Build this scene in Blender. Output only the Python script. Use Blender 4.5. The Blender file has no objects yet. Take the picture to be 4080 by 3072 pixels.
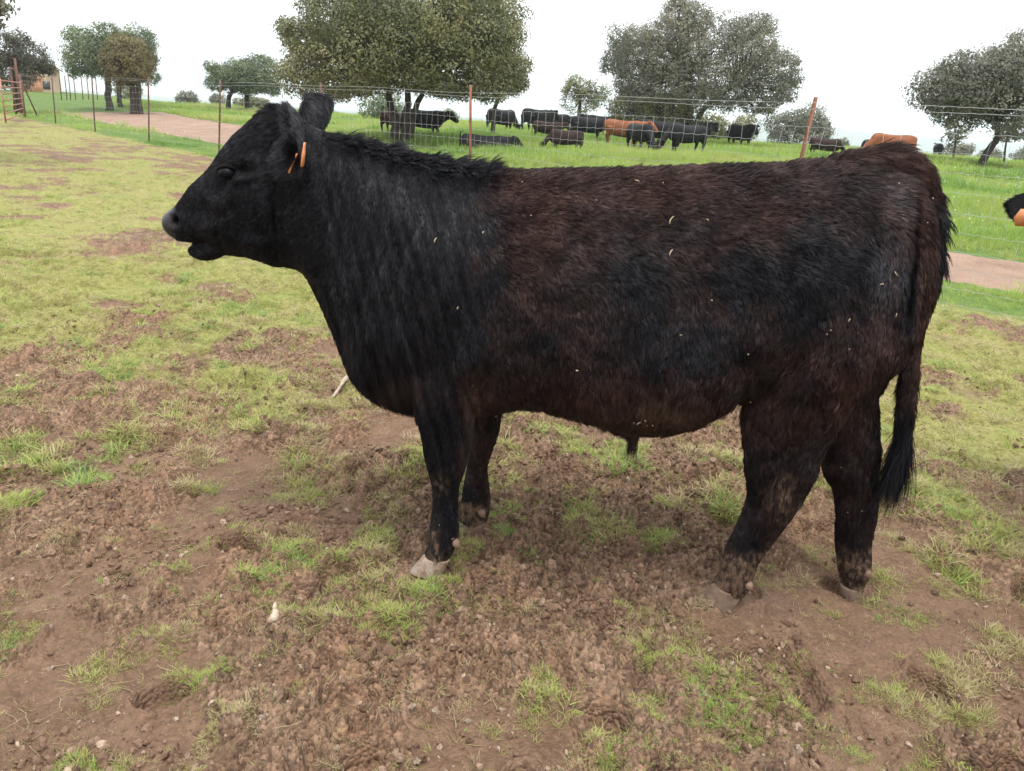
import bpy, math, random
import numpy as np
from mathutils import Vector, kdtree

SC = bpy.context.scene
COL = SC.collection
rng = np.random.default_rng(11)
random.seed(11)

# ----------------------------------------------------------------- camera
PW, PH, FPX = 4080, 3072, 3070.0
PITCH, ROLL, EYE = math.atan(1050 / 3070), math.radians(4.27), 1.30
FWD = np.array([0, math.cos(PITCH), -math.sin(PITCH)])
R0 = np.array([1.0, 0, 0]); U0 = np.array([0, math.sin(PITCH), math.cos(PITCH)])
RIGHT = R0 * math.cos(ROLL) + U0 * math.sin(ROLL)
UP = U0 * math.cos(ROLL) - R0 * math.sin(ROLL)
CAM = np.array([0, 0, EYE])
cam = bpy.data.objects.new('camera', bpy.data.cameras.new('camera'))
COL.objects.link(cam)
cam.data.sensor_width = 36
cam.data.lens = 36 * FPX / PW
cam.data.clip_start = 0.05
cam.data.clip_end = 9000
m = np.eye(4)
m[:3, 0], m[:3, 1], m[:3, 2], m[:3, 3] = RIGHT, UP, -FWD, CAM
from mathutils import Matrix
cam.matrix_world = Matrix(m.tolist())
SC.camera = cam
SC.render.resolution_x, SC.render.resolution_y = 1024, 771

# ----------------------------------------------------------------- sky, sun, exposure
SUN_EL, SUN_ROT = math.radians(74), math.radians(200)
world = bpy.data.worlds.new('World'); SC.world = world; world.use_nodes = True
nt = world.node_tree; nt.nodes.clear()
sky = nt.nodes.new('ShaderNodeTexSky'); sky.sky_type = 'NISHITA'; sky.sun_disc = False
sky.sun_elevation, sky.sun_rotation = SUN_EL, SUN_ROT
sky.air_density, sky.dust_density = 1.0, 3.0
cloud = nt.nodes.new('ShaderNodeMix'); cloud.data_type = 'RGBA'
cloud.inputs['Factor'].default_value = 0.86
cloud.inputs['B'].default_value = (9.3, 9.35, 9.6, 1)         # the even cloud deck over the blue
bg = nt.nodes.new('ShaderNodeBackground'); bg.inputs['Strength'].default_value = 0.10
wo = nt.nodes.new('ShaderNodeOutputWorld')
nt.links.new(sky.outputs[0], cloud.inputs['A'])
nt.links.new(cloud.outputs['Result'], bg.inputs['Color'])
nt.links.new(bg.outputs[0], wo.inputs['Surface'])
sun = bpy.data.objects.new('sun', bpy.data.lights.new('sun', 'SUN'))
COL.objects.link(sun)
sun.data.energy, sun.data.angle, sun.data.color = 1.5, math.radians(25), (1, 0.97, 0.92)
sun.rotation_euler = Vector((-0.09, 0.26, -0.96)).to_track_quat('-Z', 'Y').to_euler()
SC.view_settings.view_transform = 'Standard'
try: SC.view_settings.look = 'None'
except Exception: pass
SC.view_settings.exposure, SC.view_settings.gamma = 1.12, 1.0
SC.view_settings.use_curve_mapping = False
SC.cycles.max_bounces = 8
SC.cycles.transparent_max_bounces = 8
SC.cycles.volume_bounces = 1

# ----------------------------------------------------------------- helpers: projection
def ray(px, py):
    a = np.asarray(px, float) - PW / 2; b = PH / 2 - np.asarray(py, float)
    return (a[..., None] * RIGHT + b[..., None] * UP) / FPX + FWD
def project(P):
    v = np.asarray(P) - CAM
    f = v @ FWD
    return PW / 2 + FPX * (v @ RIGHT) / f, PH / 2 - FPX * (v @ UP) / f
def on_z(px, py, z=0.0):
    d = ray(px, py); return CAM + d * ((z - EYE) / d[2])

# ----------------------------------------------------------------- helpers: noise
def _hash(ix, iy, s):
    h = (ix.astype(np.int64) * 374761393 + iy.astype(np.int64) * 668265263 + s * 982451653) & 0xFFFFFFFF
    h = ((h ^ (h >> 13)) * 1274126177) & 0xFFFFFFFF
    return ((h ^ (h >> 16)) & 0xFFFF) / 65535.0
def vnoise(x, y, s=0):
    ix, iy = np.floor(x), np.floor(y); fx, fy = x - ix, y - iy
    fx = fx * fx * fx * (fx * (fx * 6 - 15) + 10); fy = fy * fy * fy * (fy * (fy * 6 - 15) + 10)
    a, b = _hash(ix, iy, s), _hash(ix + 1, iy, s); c, d = _hash(ix, iy + 1, s), _hash(ix + 1, iy + 1, s)
    return (a + (b - a) * fx) * (1 - fy) + (c + (d - c) * fx) * fy
def fbm(x, y, o=4, s=0, g=0.5):
    t, a, n = 0.0, 1.0, 0.0
    for k in range(o):
        c, sn = math.cos(k * 0.9), math.sin(k * 0.9)
        t = t + a * vnoise((x * c - y * sn) * 2 ** k + 17.3 * k, (x * sn + y * c) * 2 ** k - 9.1 * k, s + k); n += a; a *= g
    return t / n
def worley(x, y, s=0, fill=1.0):
    """rounded lumps: one dome per cell, some cells empty"""
    ix, iy = np.floor(x), np.floor(y); best = np.zeros_like(x)
    for a in (-1, 0, 1):
        for b in (-1, 0, 1):
            cx, cy = ix + a, iy + b
            px, py = cx + _hash(cx, cy, s), cy + _hash(cx, cy, s + 1)
            r = 0.35 + 0.5 * _hash(cx, cy, s + 2)
            q = ((x - px) ** 2 + (y - py) ** 2) / (r * r)
            hgt = (0.4 + 0.6 * _hash(cx, cy, s + 3)) * (_hash(cx, cy, s + 4) < fill) * r * 1.6
            best = np.maximum(best, hgt * np.sqrt(np.clip(1 - q, 0, 1)))
    return best
def smooth(e0, e1, x):
    t = np.clip((x - e0) / (e1 - e0), 0, 1); return t * t * (3 - 2 * t)

# ----------------------------------------------------------------- helpers: meshes
def mesh_np(name, V, F):
    """F: (n,3) or (n,4) int array, or a list of such arrays"""
    Fs = F if isinstance(F, list) else [F]
    Fs = [np.asarray(f, np.int32) for f in Fs if len(f)]
    me = bpy.data.meshes.new(name)
    me.vertices.add(len(V)); me.vertices.foreach_set('co', np.asarray(V, np.float32).ravel())
    loops = np.concatenate([f.ravel() for f in Fs])
    tot = np.concatenate([np.full(len(f), f.shape[1], np.int32) for f in Fs])
    start = np.concatenate([[0], np.cumsum(tot)[:-1]]).astype(np.int32)
    me.loops.add(len(loops)); me.loops.foreach_set('vertex_index', loops)
    me.polygons.add(len(tot)); me.polygons.foreach_set('loop_start', start)
    try: me.polygons.foreach_set('loop_total', tot)
    except Exception: pass
    me.update(calc_edges=True)
    return me
def set_smooth(me): me.polygons.foreach_set('use_smooth', np.ones(len(me.polygons), bool))
def fattr(me, name, vals, dom='POINT'):
    a = me.attributes.new(name, 'FLOAT', dom); a.data.foreach_set('value', np.asarray(vals, np.float32))
def link(name, me, mat=None, parent=None, loc=None):
    o = bpy.data.objects.new(name, me); COL.objects.link(o)
    if mat is not None: me.materials.append(mat)
    if parent is not None: o.parent = parent
    if loc is not None: o.location = loc
    return o
def tag(o, label=None, cat=None, group=None, kind=None):
    if label: o['label'] = label
    if cat: o['category'] = cat
    if group: o['group'] = group
    if kind: o['kind'] = kind
    return o
def empty(name, loc, rz=0.0):
    o = bpy.data.objects.new(name, None); COL.objects.link(o)
    o.location = loc; o.rotation_euler = (0, 0, rz); o.empty_display_size = 0.1
    return o

class MB:
    """collects quads / tris into one mesh"""
    def __init__(s): s.v, s.q, s.t, s.n = [], [], [], 0
    def add(s, V, Q=(), T=()):
        V = np.asarray(V, float)
        if len(Q): s.q.append(np.asarray(Q, int) + s.n)
        if len(T): s.t.append(np.asarray(T, int) + s.n)
        s.v.append(V); s.n += len(V)
    def rings(s, R):
        """R (n, m, 3) stacked closed rings, capped at both ends"""
        R = np.asarray(R); n, mm, _ = R.shape
        V = np.concatenate([R.reshape(-1, 3), R[0].mean(0)[None], R[-1].mean(0)[None]])
        i = np.arange(mm); j = (i + 1) % mm
        Q = np.concatenate([np.stack([k * mm + i, k * mm + j, (k + 1) * mm + j, (k + 1) * mm + i], 1) for k in range(n - 1)])
        c0, c1 = n * mm, n * mm + 1
        T = np.concatenate([np.stack([np.full(mm, c0), j, i], 1), np.stack([np.full(mm, c1), (n - 1) * mm + i, (n - 1) * mm + j], 1)])
        s.add(V, Q, T)
    def tube(s, P, r, m=6):
        P = np.asarray(P, float); r = np.broadcast_to(np.asarray(r, float), (len(P),))
        T = np.gradient(P, axis=0); T /= np.linalg.norm(T, axis=1)[:, None] + 1e-9
        ref = np.array([0.0, 0, 1]) if abs(T[:, 2]).mean() < 0.8 else np.array([1.0, 0, 0])
        A = np.cross(T, ref); A /= np.linalg.norm(A, axis=1)[:, None] + 1e-9
        B = np.cross(T, A)
        th = np.arange(m) * 2 * math.pi / m
        s.rings(P[:, None] + r[:, None, None] * (np.cos(th)[None, :, None] * A[:, None] + np.sin(th)[None, :, None] * B[:, None]))
    def box(s, c, h, rot=0.0):
        c = np.asarray(c, float)
        V = np.array([[x, y, z] for x in (-1, 1) for y in (-1, 1) for z in (-1, 1)]) * np.asarray(h)
        cs, sn = math.cos(rot), math.sin(rot)
        V = np.stack([V[:, 0] * cs - V[:, 1] * sn, V[:, 0] * sn + V[:, 1] * cs, V[:, 2]], 1) + c
        s.add(V, [[0, 1, 3, 2], [4, 6, 7, 5], [0, 4, 5, 1], [2, 3, 7, 6], [0, 2, 6, 4], [1, 5, 7, 3]])
    def mesh(s, name):
        F = []
        if s.q: F.append(np.concatenate(s.q))
        if s.t: F.append(np.concatenate(s.t))
        return mesh_np(name, np.concatenate(s.v), F)
    def build(s, name, mat, parent=None, smoothed=False):
        me = s.mesh(name)
        if smoothed: set_smooth(me)
        return link(name, me, mat, parent)

def catmull(P, sub):
    P = np.asarray(P, float); n = len(P)
    out = []
    for i in range(n - 1):
        p0, p1, p2, p3 = P[max(i - 1, 0)], P[i], P[i + 1], P[min(i + 2, n - 1)]
        for k in range(sub):
            t = k / sub
            out.append(0.5 * (2 * p1 + (p2 - p0) * t + (2 * p0 - 5 * p1 + 4 * p2 - p3) * t * t + (3 * p1 - p0 - 3 * p2 + p3) * t ** 3))
    out.append(P[-1])
    return np.array(out)
def loft(mb, A, B, hw, lat, pear=None, n=2.3, sub=5, m=28):
    """rings through section end points A (top) and B (bottom), half width hw along lat"""
    A, B, hw = np.asarray(A, float), np.asarray(B, float), np.asarray(hw, float)
    pear = np.zeros(len(hw)) if pear is None else np.asarray(pear, float)
    S = catmull(np.concatenate([A, B, hw[:, None], pear[:, None]], 1), sub)
    A, B, hw, pear = S[:, :3], S[:, 3:6], S[:, 6], S[:, 7]
    th = np.arange(m) * 2 * math.pi / m
    c = np.sign(np.cos(th)) * np.abs(np.cos(th)) ** (2 / n); s = np.sign(np.sin(th)) * np.abs(np.sin(th)) ** (2 / n)
    C, ax = (A + B) / 2, (A - B) / 2
    w = hw[:, None] * (1 - pear[:, None] * c[None])
    mb.rings(C[:, None] + ax[:, None] * c[None, :, None] + w[..., None] * s[None, :, None] * np.asarray(lat))

def remesh(mb, name, voxel, it=3):
    o = bpy.data.objects.new('tmp', mb.mesh('tmp')); COL.objects.link(o)
    md = o.modifiers.new('r', 'REMESH'); md.mode = 'VOXEL'; md.voxel_size = voxel; md.adaptivity = 0
    dg = bpy.context.evaluated_depsgraph_get()
    me = bpy.data.meshes.new_from_object(o.evaluated_get(dg)); me.name = name
    me.materials.clear()
    old = o.data; bpy.data.objects.remove(o); bpy.data.meshes.remove(old)
    nv = len(me.vertices); V = np.empty(nv * 3, np.float32); me.vertices.foreach_get('co', V); V = V.reshape(-1, 3).astype(float)
    E = np.empty(len(me.edges) * 2, np.int32); me.edges.foreach_get('vertices', E); E = E.reshape(-1, 2)
    deg = np.bincount(E.ravel(), minlength=nv)[:, None]
    def lap(V):
        S = np.zeros_like(V)
        for k in range(3):
            S[:, k] = np.bincount(E[:, 0], V[E[:, 1], k], nv) + np.bincount(E[:, 1], V[E[:, 0], k], nv)
        return S / np.maximum(deg, 1) - V
    for _ in range(it):                                   # Taubin: smooth without shrinking
        V = V + 0.6 * lap(V); V = V - 0.58 * lap(V)
    me.vertices.foreach_set('co', V.astype(np.float32).ravel()); me.update(); set_smooth(me)
    return me
def verts_of(me):
    V = np.empty(len(me.vertices) * 3, np.float32); me.vertices.foreach_get('co', V); return V.reshape(-1, 3).astype(float)
def normals_of(me):
    V = np.empty(len(me.vertices) * 3, np.float32); me.vertices.foreach_get('normal', V); return V.reshape(-1, 3).astype(float)

# ----------------------------------------------------------------- helpers: materials
class NT:
    def __init__(s, name):
        s.mat = bpy.data.materials.new(name); s.mat.use_nodes = True
        s.t = s.mat.node_tree; s.bsdf = s.t.nodes['Principled BSDF']; s.out = s.t.nodes['Material Output']
    def n(s, kind, **kw):
        nd = s.t.nodes.new('ShaderNode' + kind)
        for k, v in kw.items():
            if k.startswith('i_'): nd.inputs[k[2:].replace('_', ' ')].default_value = v
            else: setattr(nd, k, v)
        return nd
    def l(s, a, b): s.t.links.new(a, b)
    def noise(s, scale, detail=4, rough=0.55, coord=None, dist=0.0):
        nd = s.n('TexNoise'); nd.inputs['Scale'].default_value = scale; nd.inputs['Detail'].default_value = detail
        nd.inputs['Roughness'].default_value = rough; nd.inputs['Distortion'].default_value = dist
        if coord is not None: s.l(coord, nd.inputs['Vector'])
        return nd.outputs['Fac']
    def ramp(s, fac, stops):
        nd = s.n('ValToRGB'); cr = nd.color_ramp
        while len(cr.elements) > len(stops): cr.elements.remove(cr.elements[-1])
        while len(cr.elements) < len(stops): cr.elements.new(0.5)
        for e, (p, c) in zip(cr.elements, stops):
            e.position = p; e.color = (c, c, c, 1) if not hasattr(c, '__len__') else (*c, 1)
        s.l(fac, nd.inputs[0]); return nd.outputs[0]
    def mix(s, fac, a, b, mode='MIX'):
        nd = s.n('Mix', data_type='RGBA', blend_type=mode)
        for sock, v in (('Factor', fac), ('A', a), ('B', b)):
            if hasattr(v, 'is_output'): s.l(v, nd.inputs[sock])
            else: nd.inputs[sock].default_value = v if not hasattr(v, '__len__') else (*v, 1)
        return nd.outputs['Result']
    def math(s, op, a, b=0.0):
        nd = s.n('Math', operation=op)
        for i, v in enumerate((a, b)):
            if hasattr(v, 'is_output'): s.l(v, nd.inputs[i])
            else: nd.inputs[i].default_value = v
        return nd.outputs[0]
    def attr(s, name, typ='GEOMETRY', out='Fac'):
        return s.n('Attribute', attribute_name=name, attribute_type=typ).outputs[out]
    def bump(s, h, strength=0.5, dist=0.01):
        nd = s.n('Bump'); nd.inputs['Strength'].default_value = strength; nd.inputs['Distance'].default_value = dist
        s.l(h, nd.inputs['Height']); s.l(nd.outputs[0], s.bsdf.inputs['Normal'])
    def base(s, c): s.l(c, s.bsdf.inputs['Base Color'])
    def coords(s): return s.n('TexCoord').outputs['Object']
def simple_mat(name, c0, c1, scale, rough=0.8, bump=0.3, dist=0.01, metal=0.0, detail=5):
    t = NT(name); co = t.coords()
    f = t.noise(scale, detail, 0.6, co)
    t.base(t.ramp(f, [(0.32, c0), (0.68, c1)]))
    t.bsdf.inputs['Roughness'].default_value = rough; t.bsdf.inputs['Metallic'].default_value = metal
    if bump: t.bump(t.noise(scale * 2.5, 4, 0.6, co), bump, dist)
    return t.mat

# ----------------------------------------------------------------- fence line and terrain
FA, FB = on_z(4080, 1280), on_z(214, 492)
FE = (FB - FA)[:2]; FE /= np.linalg.norm(FE)
FN = np.array([-FE[1], FE[0]]);  FN = FN if FN @ FA[:2] > 0 else -FN
FENCE_H = 1.67
def fence_d(x, y): return (x - FA[0]) * FN[0] + (y - FA[1]) * FN[1]
def fence_s(x, y): return (x - FA[0]) * FE[0] + (y - FA[1]) * FE[1]
def from_sd(s, d): return FA[0] + FE[0] * s + FN[0] * d, FA[1] + FE[1] * s + FN[1] * d
HUMP = (-45.0, 70.0)
def terrain(x, y):
    x, y = np.asarray(x, float), np.asarray(y, float)
    d = fence_d(x, y); R = np.hypot(x, y)
    z = 1.05 * (1 - np.exp(-np.maximum(d - 3.5, 0) / 12.0))
    z = z + 0.14 * (fbm(x * 0.11, y * 0.11, 2, 5) - 0.5) * smooth(5, 14, d)
    z = z + 1.5 * np.exp(-(((x - HUMP[0]) / 17) ** 2 + ((y - HUMP[1]) / 17) ** 2))
    z = z - np.minimum(np.maximum(R - 62, 0) * 0.05, 14) - 1.2 * smooth(60, 110, R) * 0
    return z
def hit(px, py):
    d = ray(px, py); t = 1.0
    for _ in range(4000):
        P = CAM + d * t
        if P[2] <= terrain(P[0], P[1]): return P
        t *= 1.004
        if t > 400: break
    return CAM + d * 60
def at_depth(px, py, D):
    """the point seen at a pixel, D metres away over the ground"""
    d = ray(px, py); return CAM + d * (D / math.hypot(d[0], d[1]))
def foot(px, D):
    y = 483 + 0.0746 * (px - 2040)
    P = at_depth(px, y, D); return np.array([P[0], P[1], float(terrain(P[0], P[1]))])

# ----------------------------------------------------------------- the bull's plane
BX0, BX1 = np.array([-0.45, 2.165]), np.array([0.95, 2.065])
BT = np.append((BX1 - BX0) / np.linalg.norm(BX1 - BX0), 0)          # towards the tail
BN = np.array([-BT[1], BT[0], 0])                                   # away from the camera
def bp(px, py, off=0.0):
    d = ray(px, py); o = np.append(BX0, 0) + BN * off
    return CAM + d * (((o - CAM) @ BN) / (d @ BN))
ov = lambda p, off=0.0: bp(p[0] * 1.8445, p[1] * 1.8445, off)               # overview pixels
hd = lambda p, off=0.0: bp(600 + p[0] * 0.468, 340 + p[1] * 0.468, off)      # head close-up
fl = lambda p, off=0.0: bp(1300 + p[0] * 0.6, 1450 + p[1] * 0.6, off)        # fore legs close-up
hl = lambda p, off=0.0: bp(2600 + p[0] * 0.63, 1450 + p[1] * 0.63, off)      # hind legs close-up

FEET = [fl((650, 1370), -0.14), fl((960, 1080), 0.13), hl((420, 1500), -0.13), hl((1240, 1470), 0.07)]

# ----------------------------------------------------------------- ground (one sheet to the horizon)
def cover(x, y):
    """how much short grass grows inside the enclosure, 0..1"""
    R = np.hypot(x, y)
    n1 = fbm(x * 0.9 + 3, y * 0.9, 3, 21); n2 = fbm(x * 3.1, y * 3.1, 3, 31)
    b = smooth(2.5, 4.6, R + 0.5 * (n1 - 0.5) + 0.35 * smooth(0.9, 1.6, x))
    b = b * 0.95 + 0.10 * smooth(0.6, 1.4, x)
    c = b * 0.95 + (1.9 * (n1 - 0.53) + 2.0 * (n2 - 0.51)) * (0.25 + 0.75 * b)
    return np.clip(c, 0, 1)
def hoof_pits():
    r = np.random.default_rng(5); P = []
    for _ in range(95):
        R = 1.1 + 5.5 * r.random() ** 1.3; a = (r.random() - 0.5) * 1.5
        P.append((R * math.sin(a), R * math.cos(a), r.random() * 6.28, 0.036 + 0.028 * r.random(), 0.016 + 0.034 * r.random()))
    P += [(*hit(1980, 2420)[:2], 0.3, 0.085, 0.03), (*hit(3130, 2700)[:2], 0.4, 0.08, 0.035), (*hit(2400, 2880)[:2], 1.3, 0.05, 0.04)]
    return P
def smear(x, y): return smooth(0.50, 0.60, fbm(x * 2.3 + 9, y * 2.3 - 4, 3, 51))
def micro(x, y):
    """clods, crumbs and hoof prints of the trampled soil"""
    R = np.hypot(x, y)
    d = fence_d(x, y)
    lod = lambda w: 1 - smooth(w * 260, w * 480, R)
    m1 = fbm(x * 2.3, y * 2.3, 3, 41)
    soft = smear(x, y)                                                          # smeared, trodden patches
    wx, wy = x + 0.05 * vnoise(x * 9, y * 9, 3), y + 0.05 * vnoise(x * 9 + 5, y * 9, 4)
    h = 0.05 * (m1 - 0.5)
    bil = lambda f, s: 1 - np.abs(2 * vnoise(wx * f, wy * f, s) - 1)
    rough = 0.18 + 0.82 * (1 - soft)
    clod = np.maximum(fbm(wx * 13, wy * 13, 2, 61) - 0.42, 0) * 0.10
    k = R < 8
    w = np.zeros_like(x)
    X, Y = wx[k] + 0.012 * vnoise(x[k] * 60, y[k] * 60, 5), wy[k] + 0.012 * vnoise(x[k] * 60 + 7, y[k] * 60, 6)
    w[k] = 0.030 * worley(X * 15, Y * 15, 201, 0.5) + 0.021 * worley(X * 34, Y * 34, 211, 0.7) * (1 - smooth(5, 8, R[k])) + 0.012 * worley(X * 75, Y * 75, 221, 0.75) * (1 - smooth(3, 5, R[k]))
    h = h + rough * (clod + w + 0.010 * (vnoise(wx * 47, wy * 47, 73) - 0.5) * lod(0.016) + 0.006 * (vnoise(wx * 110, wy * 110, 74) - 0.5) * lod(0.009)) - 0.012
    for (px, py, a, rr, dep) in PITS:
        k = (np.abs(x - px) < 0.3) & (np.abs(y - py) < 0.3)
        if not k.any(): continue
        dx, dy = x[k] - px, y[k] - py
        u = (dx * math.cos(a) + dy * math.sin(a)) / rr; v = (-dx * math.sin(a) + dy * math.cos(a)) / (rr * 1.5)
        q = np.sqrt(u * u + v * v) + 0.25 * (vnoise(dx * 40, dy * 40, 8) - 0.5)
        inside = 1 - smooth(0.75, 1.05, q)
        h[k] = h[k] * (1 - 0.7 * inside) - dep * inside + 0.4 * dep * np.exp(-((q - 1.2) / 0.22) ** 2)
    for (P, sink) in zip(FEET, (0.0, 0.005, 0.012, 0.012)):
        q = np.hypot(x - P[0], y - P[1])
        k = np.exp(-(q / 0.10) ** 2)
        h = h * (1 - 0.85 * k) + (P[2] + 0.002) * k + sink * np.exp(-((q - 0.11) / 0.05) ** 2)
    fade = 1 - smooth(12, 26, R)
    return h * np.where(d > -0.3, 0.25, 1.0) * (0.25 + 0.75 * fade)
PITS = hoof_pits()
def ground_z(x, y):
    x, y = np.atleast_1d(np.asarray(x, float)), np.atleast_1d(np.asarray(y, float))
    return terrain(x, y) + micro(x, y)

def build_ground():
    fine = np.linspace(-44, 44, 800)
    coarse = np.concatenate([np.linspace(46, 180, 46), np.linspace(-178, -46, 45)])
    th = np.radians(np.sort(np.concatenate([fine, coarse])))
    r = np.concatenate([np.linspace(0.1, 0.85, 12), np.geomspace(0.9, 7.0, 500), np.geomspace(7.1, 75, 190), np.geomspace(80, 4300, 34)])
    T, R = np.meshgrid(th, r)
    x, y = (R * np.sin(T)).ravel(), (R * np.cos(T)).ravel()
    z = terrain(x, y) + micro(x, y)
    nr, n = len(r), len(th)
    i = np.arange(nr - 1)[:, None] * n; j = np.arange(n)[None]; j2 = (j + 1) % n
    Q = np.stack([(i + j).ravel(), (i + j2).ravel(), (i + n + j2).ravel(), (i + n + j).ravel()], 1)
    V = np.stack([x, y, z], 1)
    V = np.concatenate([V, [[0, 0, float(terrain(0, 0))]]]); c = len(V) - 1
    jj = np.arange(n); T3 = np.stack([np.full(n, c), (jj + 1) % n, jj], 1)
    me = mesh_np('ground', V, [Q, T3]); set_smooth(me)
    X, Y = V[:, 0], V[:, 1]
    d = fence_d(X, Y)
    fattr(me, 'cover', np.where(d > -0.2, 1.0, cover(X, Y)))
    fattr(me, 'smear', smear(X, Y) * smooth(9, 5, np.hypot(X, Y)))
    fattr(me, 'pasture', smooth(-0.4, 0.2, d + 0.5 * (vnoise(X * 2, Y * 2, 3) - 0.5)))
    return me

t = NT('ground_soil'); co = t.coords()
big = t.noise(1.3, 5, 0.6, co, 0.6); mid = t.noise(9, 6, 0.65, co, 0.3); fin = t.noise(70, 5, 0.7, co)
soil = t.ramp(mid, [(0.28, (0.082, 0.049, 0.031)), (0.5, (0.150, 0.095, 0.061)), (0.72, (0.235, 0.160, 0.110))])
soil = t.mix(t.ramp(big, [(0.35, 0.0), (0.7, 0.75)]), soil, (0.205, 0.116, 0.068))
crumb = t.n('TexVoronoi', feature='F1'); crumb.inputs['Scale'].default_value = 95; t.l(co, crumb.inputs['Vector'])
v2 = t.n('TexVoronoi', feature='F1'); v2.inputs['Scale'].default_value = 42; t.l(co, v2.inputs['Vector'])
bw = t.n('RGBToBW'); t.l(crumb.outputs['Color'], bw.inputs[0]); bw2 = t.n('RGBToBW'); t.l(v2.outputs['Color'], bw2.inputs[0])
soil = t.mix(1.0, soil, t.ramp(bw.outputs[0], [(0.2, 0.62), (0.8, 1.5)]), 'MULTIPLY')
soil = t.mix(1.0, soil, t.ramp(bw2.outputs[0], [(0.2, 0.82), (0.8, 1.18)]), 'MULTIPLY')
fin2 = t.noise(210, 3, 0.7, co)
soil = t.mix(t.ramp(fin2, [(0.60, 0.0), (0.70, 0.8)]), soil, (0.34, 0.25, 0.18))
soil = t.mix(t.ramp(fin, [(0.55, 0.0), (0.78, 0.75)]), soil, (0.27, 0.19, 0.135))
soil = t.mix(t.ramp(fin, [(0.2, 0.6), (0.42, 0.0)]), soil, (0.05, 0.030, 0.021))
soil = t.mix(t.math('MULTIPLY', t.attr('smear'), 0.72), soil, t.ramp(t.noise(11, 5, 0.65, co, 0.5), [(0.3, (0.105, 0.060, 0.037)), (0.7, (0.195, 0.120, 0.077))]))
turf_n = t.noise(26, 6, 0.75, co)
turf = t.ramp(turf_n, [(0.25, (0.13, 0.135, 0.04)), (0.5, (0.26, 0.28, 0.075)), (0.75, (0.38, 0.37, 0.13))])
thatch = t.ramp(t.math('ADD', t.attr('cover'), t.math('MULTIPLY', t.math('SUBTRACT', turf_n, 0.5), 1.1)), [(0.45, 0.0), (0.8, 0.72)])
col = t.mix(thatch, soil, turf)
past = t.ramp(t.noise(6, 5, 0.7, co), [(0.3, (0.06, 0.11, 0.018)), (0.7, (0.12, 0.19, 0.035))])
t.base(t.mix(t.attr('pasture'), col, past))
t.bsdf.inputs['Roughness'].default_value = 0.88
t.bsdf.inputs['Specular IOR Level'].default_value = 0.25
hgt = t.math('ADD', t.math('MULTIPLY', fin, 0.7), t.math('MULTIPLY', crumb.outputs['Distance'], -0.8))
t.bump(hgt, 0.9, 0.009)
ground = link('ground', build_ground(), t.mat)
tag(ground, kind='structure')

# ----------------------------------------------------------------- dirt track beyond the fence
def build_track():
    s = np.linspace(-9, 46, 300)
    near = 1.35 + 0.028 * np.clip(s, 0, 99) + 0.25 * (fbm(s * 0.5, s * 0 + 2, 3, 7) - 0.5)
    far = np.interp(s, [-9, 0, 8, 14, 17.5, 18.5, 22, 30, 40, 46], [4.2, 4.2, 4.3, 4.4, 4.6, 7.0, 7.2, 7.4, 8.0, 9.0]) + 0.4 * (fbm(s * 0.6, s * 0 + 9, 3, 17) - 0.5)
    k = 30; u = np.linspace(0, 1, k)
    D = near[:, None] + (far - near)[:, None] * u[None]; S = np.repeat(s[:, None], k, 1)
    x, y = from_sd(S.ravel(), D.ravel())
    z = terrain(x, y) + micro(x, y) + 0.012 + 0.02 * (fbm(x * 1.5, y * 1.5, 3, 2) - 0.5)
    e = np.minimum(u, 1 - u) * 12; z = z - 0.05 * np.clip(1 - np.tile(e, len(s)), 0, 1)
    i = np.arange(len(s) - 1)[:, None] * k; j = np.arange(k - 1)[None]
    Q = np.stack([(i + j).ravel(), (i + j + 1).ravel(), (i + k + j + 1).ravel(), (i + k + j).ravel()], 1)
    me = mesh_np('dirt_track', np.stack([x, y, z], 1), Q); set_smooth(me); return me, s, near, far
tm, TS, TNEAR, TFAR = build_track()
t = NT('track_dirt'); co = t.coords()
c = t.ramp(t.noise(1.2, 6, 0.65, co, 0.5), [(0.3, (0.19, 0.112, 0.072)), (0.7, (0.31, 0.205, 0.145))])
c = t.mix(t.ramp(t.noise(22, 5, 0.7, co), [(0.5, 0.0), (0.8, 0.7)]), c, (0.40, 0.29, 0.21))
t.base(c); t.bsdf.inputs['Roughness'].default_value = 0.9
t.bump(t.noise(14, 6, 0.7, co), 0.8, 0.03)
tag(link('dirt_track', tm, t.mat), kind='structure')
def on_track(x, y):
    s, d = fence_s(x, y), fence_d(x, y)
    e = 0.9 * np.maximum(fbm(x * 1.6, y * 1.6, 3, 27) - 0.42, -0.05)          # ragged, grassy edges
    return (d > np.interp(s, TS, TNEAR) + e) & (d < np.interp(s, TS, TFAR) - e)

# ----------------------------------------------------------------- far hills
def build_hills():
    x = np.linspace(-3600, 3600, 150); rows = []
    for k, (yy, f) in enumerate(((2300, 0.0), (2700, 0.55), (3200, 1.0), (3900, 0.6))):
        h = 42 + 50 * fbm(x * 0.0011 + 4, x * 0 + k * 0.13, 4, 91)
        h = h * smooth(-800, 1500, x) + 12
        rows.append(np.stack([x, np.full_like(x, yy), -16 + f * h], 1))
    V = np.concatenate(rows); n = len(x)
    i = np.arange(3)[:, None] * n; j = np.arange(n - 1)[None]
    Q = np.stack([(i + j).ravel(), (i + j + 1).ravel(), (i + n + j + 1).ravel(), (i + n + j).ravel()], 1)
    me = mesh_np('hills', V, Q); set_smooth(me); return me
tag(link('hills', build_hills(), simple_mat('hill_scrub', (0.05, 0.075, 0.045), (0.10, 0.12, 0.06), 0.01, 0.95, 0)), kind='structure')
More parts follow.
